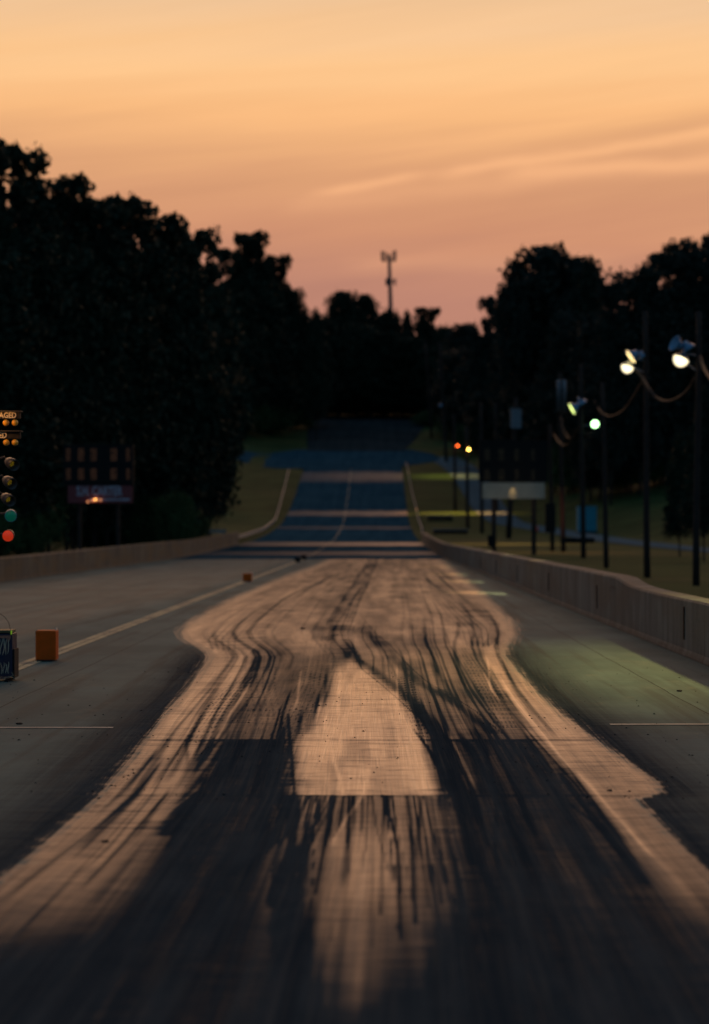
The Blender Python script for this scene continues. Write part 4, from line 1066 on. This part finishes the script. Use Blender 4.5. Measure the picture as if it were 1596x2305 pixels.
array(625, 643, [(869, 2.6, 627, 642), (874, 5.0, 625, 642), (885, 2.6, 627, 635), (890, 2.6, 626, 642)], 634)
tag(root, 'tall cell tower mast with two antenna rings above the far trees', 'cell tower')

# ------------------------------------------------------------------ trees
def leaves(centers, radii, per, size, shell=.45, flat=1.0, asp=1.0):
    # leaf sized quads scattered on clumps
    cs = []; 
    n = sum(per); C = np.repeat(centers, per, axis=0); Rr_ = np.repeat(radii, per)
    d = rng.normal(size=(n, 3)); d /= np.linalg.norm(d, axis=1)[:, None]
    rr = Rr_ * (shell + (1 - shell) * rng.random(n) ** .6) * (1 + .18 * rng.normal(size=n))
    pos = C + d * rr[:, None] * np.array([1, 1, flat])
    a = rng.normal(size=(n, 3)); a /= np.linalg.norm(a, axis=1)[:, None]
    b = np.cross(a, rng.normal(size=(n, 3))); b /= np.linalg.norm(b, axis=1)[:, None]
    s = size * (.6 + .8 * rng.random(n))
    a *= s[:, None]; b *= (s * .6)[:, None]
    a[:, 2] /= asp; b[:, 2] /= asp
    co = np.stack([pos - a, pos - b * .9, pos + a, pos + b * .9], 1).reshape(-1, 3)
    q = np.arange(n * 4).reshape(-1, 4)
    return co, q
def crown_mesh(name, seed, low=.10, n=60, per=330, lobes=.16, top_open=False, m='leaf', cone=False, core=4500, asp=2.6):
    global rng
    rng = np.random.default_rng(seed)
    cz, rz, rx = (1 + low) / 2, (1 - low) / 2, .5
    C = []; Rd = []
    while len(C) < n:
        d = rng.normal(size=3); d /= np.linalg.norm(d)
        f = .45 + .47 * rng.random() ** .6
        if len(C) < 9 and not cone: d = np.array([rng.normal() * .28, rng.normal() * .28, 1.0]); f = .97 + .03 * rng.random()
        x, y, z = d[0] * rx * f, d[1] * rx * f, cz + d[2] * rz * f
        hh = (z - low) / (1 - low)
        if cone:
            k = 1.15 * (1 - hh) + .08; x *= k; y *= k
        r = lobes * (.55 + .75 * rng.random())
        if top_open and hh > .6: r *= .62
        if z + r / asp > 1.0: z = 1.0 - r / asp
        if z - r / asp < low: z = low + r / asp
        C.append((x, y, z)); Rd.append(r)
    C = np.array(C); Rd = np.array(Rd)
    # crowns are stretched when placed (height > width), keep clumps round in the world: height scale about 1.9
    co, q = leaves(C, Rd, [per] * n, .030 if asp > 1 else .022, .45, 1.0 / asp, asp)
    # inner body of foliage
    mm = core
    d = rng.normal(size=(mm, 3)); d /= np.linalg.norm(d, axis=1)[:, None]
    f = .72 * rng.random(mm) ** .4
    pos = np.stack([d[:, 0] * rx * f, d[:, 1] * rx * f, cz - .03 + d[:, 2] * (rz - .05) * f], 1)
    if cone:
        hh = (pos[:, 2] - low) / (1 - low); pos[:, :2] *= (1.15 * (1 - hh) + .05)[:, None]
    a = rng.normal(size=(mm, 3)); a /= np.linalg.norm(a, axis=1)[:, None]
    b = np.cross(a, rng.normal(size=(mm, 3))); b /= np.linalg.norm(b, axis=1)[:, None]
    a *= .05; b *= .036; a[:, 2] /= asp; b[:, 2] /= asp
    co2 = np.stack([pos - a, pos - b, pos + a, pos + b], 1).reshape(-1, 3); q2 = np.arange(mm * 4).reshape(-1, 4) + len(co)
    o = fast_mesh(name, np.vstack([co, co2]), np.vstack([q, q2]), M[m], smooth=False)
    # trunk with limbs reaching the clumps
    mb = MB(); mb.tube([(0, 0, -.02), (.01, .005, .2), (-.01, .01, .45), (.005, 0, .7)], [.022, .018, .012, .006], 8)
    for k in range(14):
        c_ = C[k]; z0 = max(.12, min(.6, c_[2] - .22)); mb.tube([(0, 0, z0), (c_[0] * .5, c_[1] * .5, (z0 + c_[2]) / 2 + .02), tuple(c_)], [.009, .006, .002], 5)
    tr_ = mb.build('trunk', M['bark'], None, smooth=True)
    return o, tr_
protos = {}
def proto(key, **kw):
    a_, b_ = crown_mesh('crown', **kw); protos[key] = (a_.data, b_.data)
    bpy.data.objects.remove(a_); bpy.data.objects.remove(b_)
proto('a', seed=1, n=120, per=170, lobes=.17)
proto('b', seed=2, n=100, per=200, lobes=.19)
proto('c', seed=3, n=130, per=150, lobes=.16, top_open=True, core=3200)
proto('d', seed=4, n=90, per=210, lobes=.20, asp=1.7)
proto('e', seed=5, n=105, per=150, lobes=.14, top_open=True, core=2200)
proto('sp', seed=9, n=78, per=110, lobes=.105, low=.50, core=120, m='leaf_right', asp=1.9)
proto('n', seed=6, n=120, per=140, lobes=.13, cone=True, low=.06)
proto('ra', seed=12, n=120, per=170, lobes=.17, m='leaf_right')
proto('rc', seed=13, n=130, per=150, lobes=.16, top_open=True, core=3000, m='leaf_right')
proto('s', seed=21, n=34, per=300, lobes=.24, low=.0, m='leaf_shrub', core=2500, asp=.8)
proto('s2', seed=22, n=40, per=260, lobes=.22, low=.0, m='leaf_shrub', core=2500, asp=.8)

def tree(key, xd, yt, Y, wpx, label, group, name='broadleaf_tree', cat='tree'):
    if xd < 380 and Y < 165: Y = 140 + (Y - 90) * .45
    X = (xd - 850) / 5000 * Y; Z = T(X, Y)
    H = P3(xd, yt, Y).z - Z; W = wpx / 5000 * Y
    if name == 'broadleaf_tree': W = max(W, H * ((.20 if xd < 1200 else .32) if key == 'sp' else .24 if (1000 < xd < 1400 or Y > 400) else .33))
    root = empty(name, (X, Y, Z), random.uniform(0, 6.28))
    cme, tme = protos[key]
    for nm, me_ in (('crown', cme), ('trunk' if name != 'shrub' else 'stem', tme)):
        o = bpy.data.objects.new(nm, me_); col.objects.link(o); o.parent = root; o.scale = (W, W, H)
    tag(root, label, cat, group)
    return root
GL = 'tall trees beyond the left barrier'; GR = 'tall trees beyond the right grass'; GC = 'far trees at the top of the hill'
sky = [
 ('c', -75, 325, 104, 260, 'dark tall tree cut off by the left edge of the photo', GL),
 ('e', 18, 333, 112, 130, 'tallest leafy crown at the left edge against the sky', GL),
 ('c', 95, 402, 125, 130, 'dark crown second from the left edge of the skyline', GL),
 ('e', 165, 452, 128, 110, 'open crown with sky gaps between the second and fourth left skyline crowns', GL),
 ('c', 215, 462, 134, 130, 'ragged topped crown fourth from the left edge', GL),
 ('e', 280, 448, 146, 130, 'ragged crown with a pointed top left of centre skyline', GL),
 ('c', 338, 492, 160, 120, 'crown on the shoulder of the left tree mass with bright gaps', GL),
 ('e', 385, 548, 178, 110, 'lower crown on the falling edge of the left tree mass', GL),
 ('e', 425, 520, 196, 80, 'loose thin leaved crown at the right end of the left tree mass', GL),
 ('e', 497, 560, 470, 90, 'open crown with a bright hole, left one of the middle hump', GL),
 ('c', 560, 526, 482, 150, 'highest crown of the middle hump left of the tower', GL),
 ('c', 618, 575, 490, 90, 'rounded crown on the right shoulder of the middle hump', GL),
 ('a', 655, 650, 492, 100, 'crown falling away at the right foot of the middle hump', GL),
 ('n', 712, 682, 470, 60, 'small pointed tree in the dip left of the rounded far crown', GC),
 ('a', 770, 655, 545, 110, 'rounded far crown left of the cell tower', GC),
 ('a', 822, 662, 548, 90, 'rounded far crown just left of the cell tower mast', GC),
 ('d', 872, 700, 550, 90, 'low far crown at the foot of the cell tower', GC),
 ('n', 917, 688, 545, 60, 'pointed far tree just right of the cell tower', GC),
 ('c', 955, 692, 540, 80, 'bushy far crown right of the cell tower', GC),
 ('d', 998, 735, 535, 70, 'lowest far crown where the skyline dips', GC),
 ('ra', 1040, 728, 500, 90, 'first low crown rising right of the skyline dip', GR),
 ('rc', 1098, 668, 400, 80, 'small open crown left of the big spreading tree', GR),
 ('sp', 1160, 636, 345, 100, 'left limb crown of the big spreading tree with sky showing through', GR),
 ('sp', 1222, 556, 350, 225, 'big spreading domed tree on the right skyline', GR),
 ('sp', 1290, 578, 352, 110, 'right half crown of the spreading tree', GR),
 ('n', 1325, 555, 340, 60, 'thin feathery branch tree standing above the right skyline', GR),
 ('ra', 1290, 650, 342, 110, 'dense crown below the feathery tree', GR),
 ('rc', 1375, 636, 300, 110, 'low crown in the dip right of the feathery tree', GR),
 ('ra', 1440, 604, 305, 110, 'crown where the right skyline starts to climb again', GR),
 ('rc', 1500, 570, 310, 110, 'crown high on the climbing right skyline', GR),
 ('ra', 1560, 540, 314, 120, 'dense crown near the right edge of the skyline', GR),
 ('rc', 1625, 528, 318, 140, 'topmost crown at the right edge of the photo', GR),
]
for s_ in sky: tree(*s_)
# the dark mass beneath the skyline
def fill(lst, key_cycle, label, group):
    for i, (xd, yt, Y, wpx) in enumerate(lst):
        tree(key_cycle[i % len(key_cycle)], xd, yt, Y, wpx, label, group)
fill([(-40, 560, 96, 300), (60, 520, 108, 240), (150, 560, 120, 220), (240, 560, 134, 220), (320, 590, 150, 200), (390, 640, 170, 170), (440, 720, 188, 150), (470, 800, 205, 110),
      (0, 800, 94, 260), (110, 780, 112, 240), (210, 800, 128, 200), (300, 820, 145, 200), (370, 860, 162, 170), (425, 900, 182, 130), (455, 640, 225, 130)], 'abd',
     'dark lower crown merging into the black tree mass beyond the left barrier', 'indistinct trees filling the left mass')
fill([(520, 660, 465, 150), (580, 650, 478, 150), (640, 720, 492, 130), (540, 770, 466, 130), (600, 800, 480, 130), (690, 740, 505, 120), (665, 830, 497, 110), (500, 840, 455, 110), (560, 850, 472, 110), (620, 860, 488, 110)], 'bda',
     'dark crown in the black mass between the left skyline hump and the road', 'indistinct trees filling the middle left mass')
fill([(730, 720, 528, 120), (800, 730, 530, 130), (860, 745, 532, 120), (925, 760, 530, 120), (985, 780, 525, 110), (700, 800, 500, 110), (760, 830, 526, 120), (835, 835, 528, 120), (905, 840, 527, 120), (960, 850, 522, 100)], 'adb',
     'dark crown in the black wood behind the top of the hill', 'indistinct trees filling the hilltop wood')
fill([(1045, 780, 470, 130), (1095, 760, 420, 130), (1160, 735, 380, 120), (1220, 680, 350, 160), (1290, 700, 330, 150), (1350, 720, 310, 150), (1420, 710, 312, 150), (1490, 690, 316, 150), (1560, 680, 318, 150), (1630, 680, 320, 160),
      (1050, 880, 440, 110), (1110, 880, 390, 130), (1180, 860, 360, 130), (1250, 860, 335, 140), (1330, 870, 312, 140), (1410, 870, 314, 140), (1490, 860, 318, 140), (1575, 850, 322, 150), (1020, 840, 480, 100)], ['ra'],
     'dark crown in the black wooded slope beyond the right grass', 'indistinct trees filling the right mass')
for (xd, Y) in [(705, 534), (740, 538), (778, 536), (815, 539), (850, 536), (888, 538), (925, 535), (962, 537), (1000, 530)]:
    tree('s', xd, 905, Y, 70, 'dark shrub in the black undergrowth behind the top of the hill', 'shrubs on the hilltop', 'shrub', 'shrub')
tree('n', 1585, 850, 128, 120, 'small dark evergreen close behind the two nearest lit poles', GR, 'evergreen_tree')
tree('n', 1530, 960, 150, 90, 'short dark evergreen at the foot of the right slope', GR, 'evergreen_tree')
# shrubs
GS = 'shrubs behind the left barrier'
for (xd, yt, Y, wpx) in [(-30, 1120, 88, 130), (45, 1150, 92, 110), (110, 1090, 140, 130), (200, 1140, 150, 120), (285, 1100, 150, 120), (340, 1120, 142, 110), (395, 1105, 160, 90), (435, 1130, 180, 70), (235, 1060, 158, 130), (60, 1040, 104, 140), (330, 1010, 158, 120)]:
    tree('s' if (xd % 2 == 0) else 's2', xd, yt, Y, wpx, 'dark green shrub growing behind the left barrier', GS, 'shrub', 'shrub')
for (xd, yt, Y, wpx) in [(500, 915, 452, 110), (555, 905, 466, 110), (610, 900, 480, 110), (665, 895, 497, 90), (470, 960, 330, 90), (455, 1020, 250, 60)]:
    tree('s2', xd, yt, Y, wpx, 'dark green shrub on the bank left of the far road', 'shrubs on the left bank', 'shrub', 'shrub')
for (xd, yt, Y, wpx) in [(1020, 940, 470, 80), (1070, 950, 430, 90), (1130, 960, 390, 100), (1200, 975, 360, 110), (1280, 990, 330, 120), (1360, 1000, 318, 120), (1440, 1000, 315, 120), (1520, 1005, 315, 120), (1590, 1005, 318, 120), (970, 925, 505, 70)]:
    tree('s', xd, yt, Y, wpx, 'dark shrub at the foot of the wooded right slope', 'shrubs below the right wood', 'shrub', 'shrub')

# pools of warm lamp light across the far strip
pool(166, 3000, 8, xp=12)
pool(209, 9000, 12, xp=12)
pool(319, 16000, 4.0, (1.0, .46, .12), xp=12)
pool(376, 4500, 7.0, (1.0, .70, .18), xp=12)
for (xl, yl, zl, xt_, yt_, e_) in ((9.6, 66, 7.4, 3.15, 62.5, 3000), (9.6, 80, 7.8, 3.1, 77, 2600), (9.8, 92, 7.8, 3.0, 90, 2400), (9.8, 112, 8, 2.9, 109, 2000)):
    spot('flood_patch', (xl, yl, zl), (xt_, yt_, 0), e_ * 3, (1.0, .72, .34), 8, 1.0, .1).scale = (4.0, 1, 1)
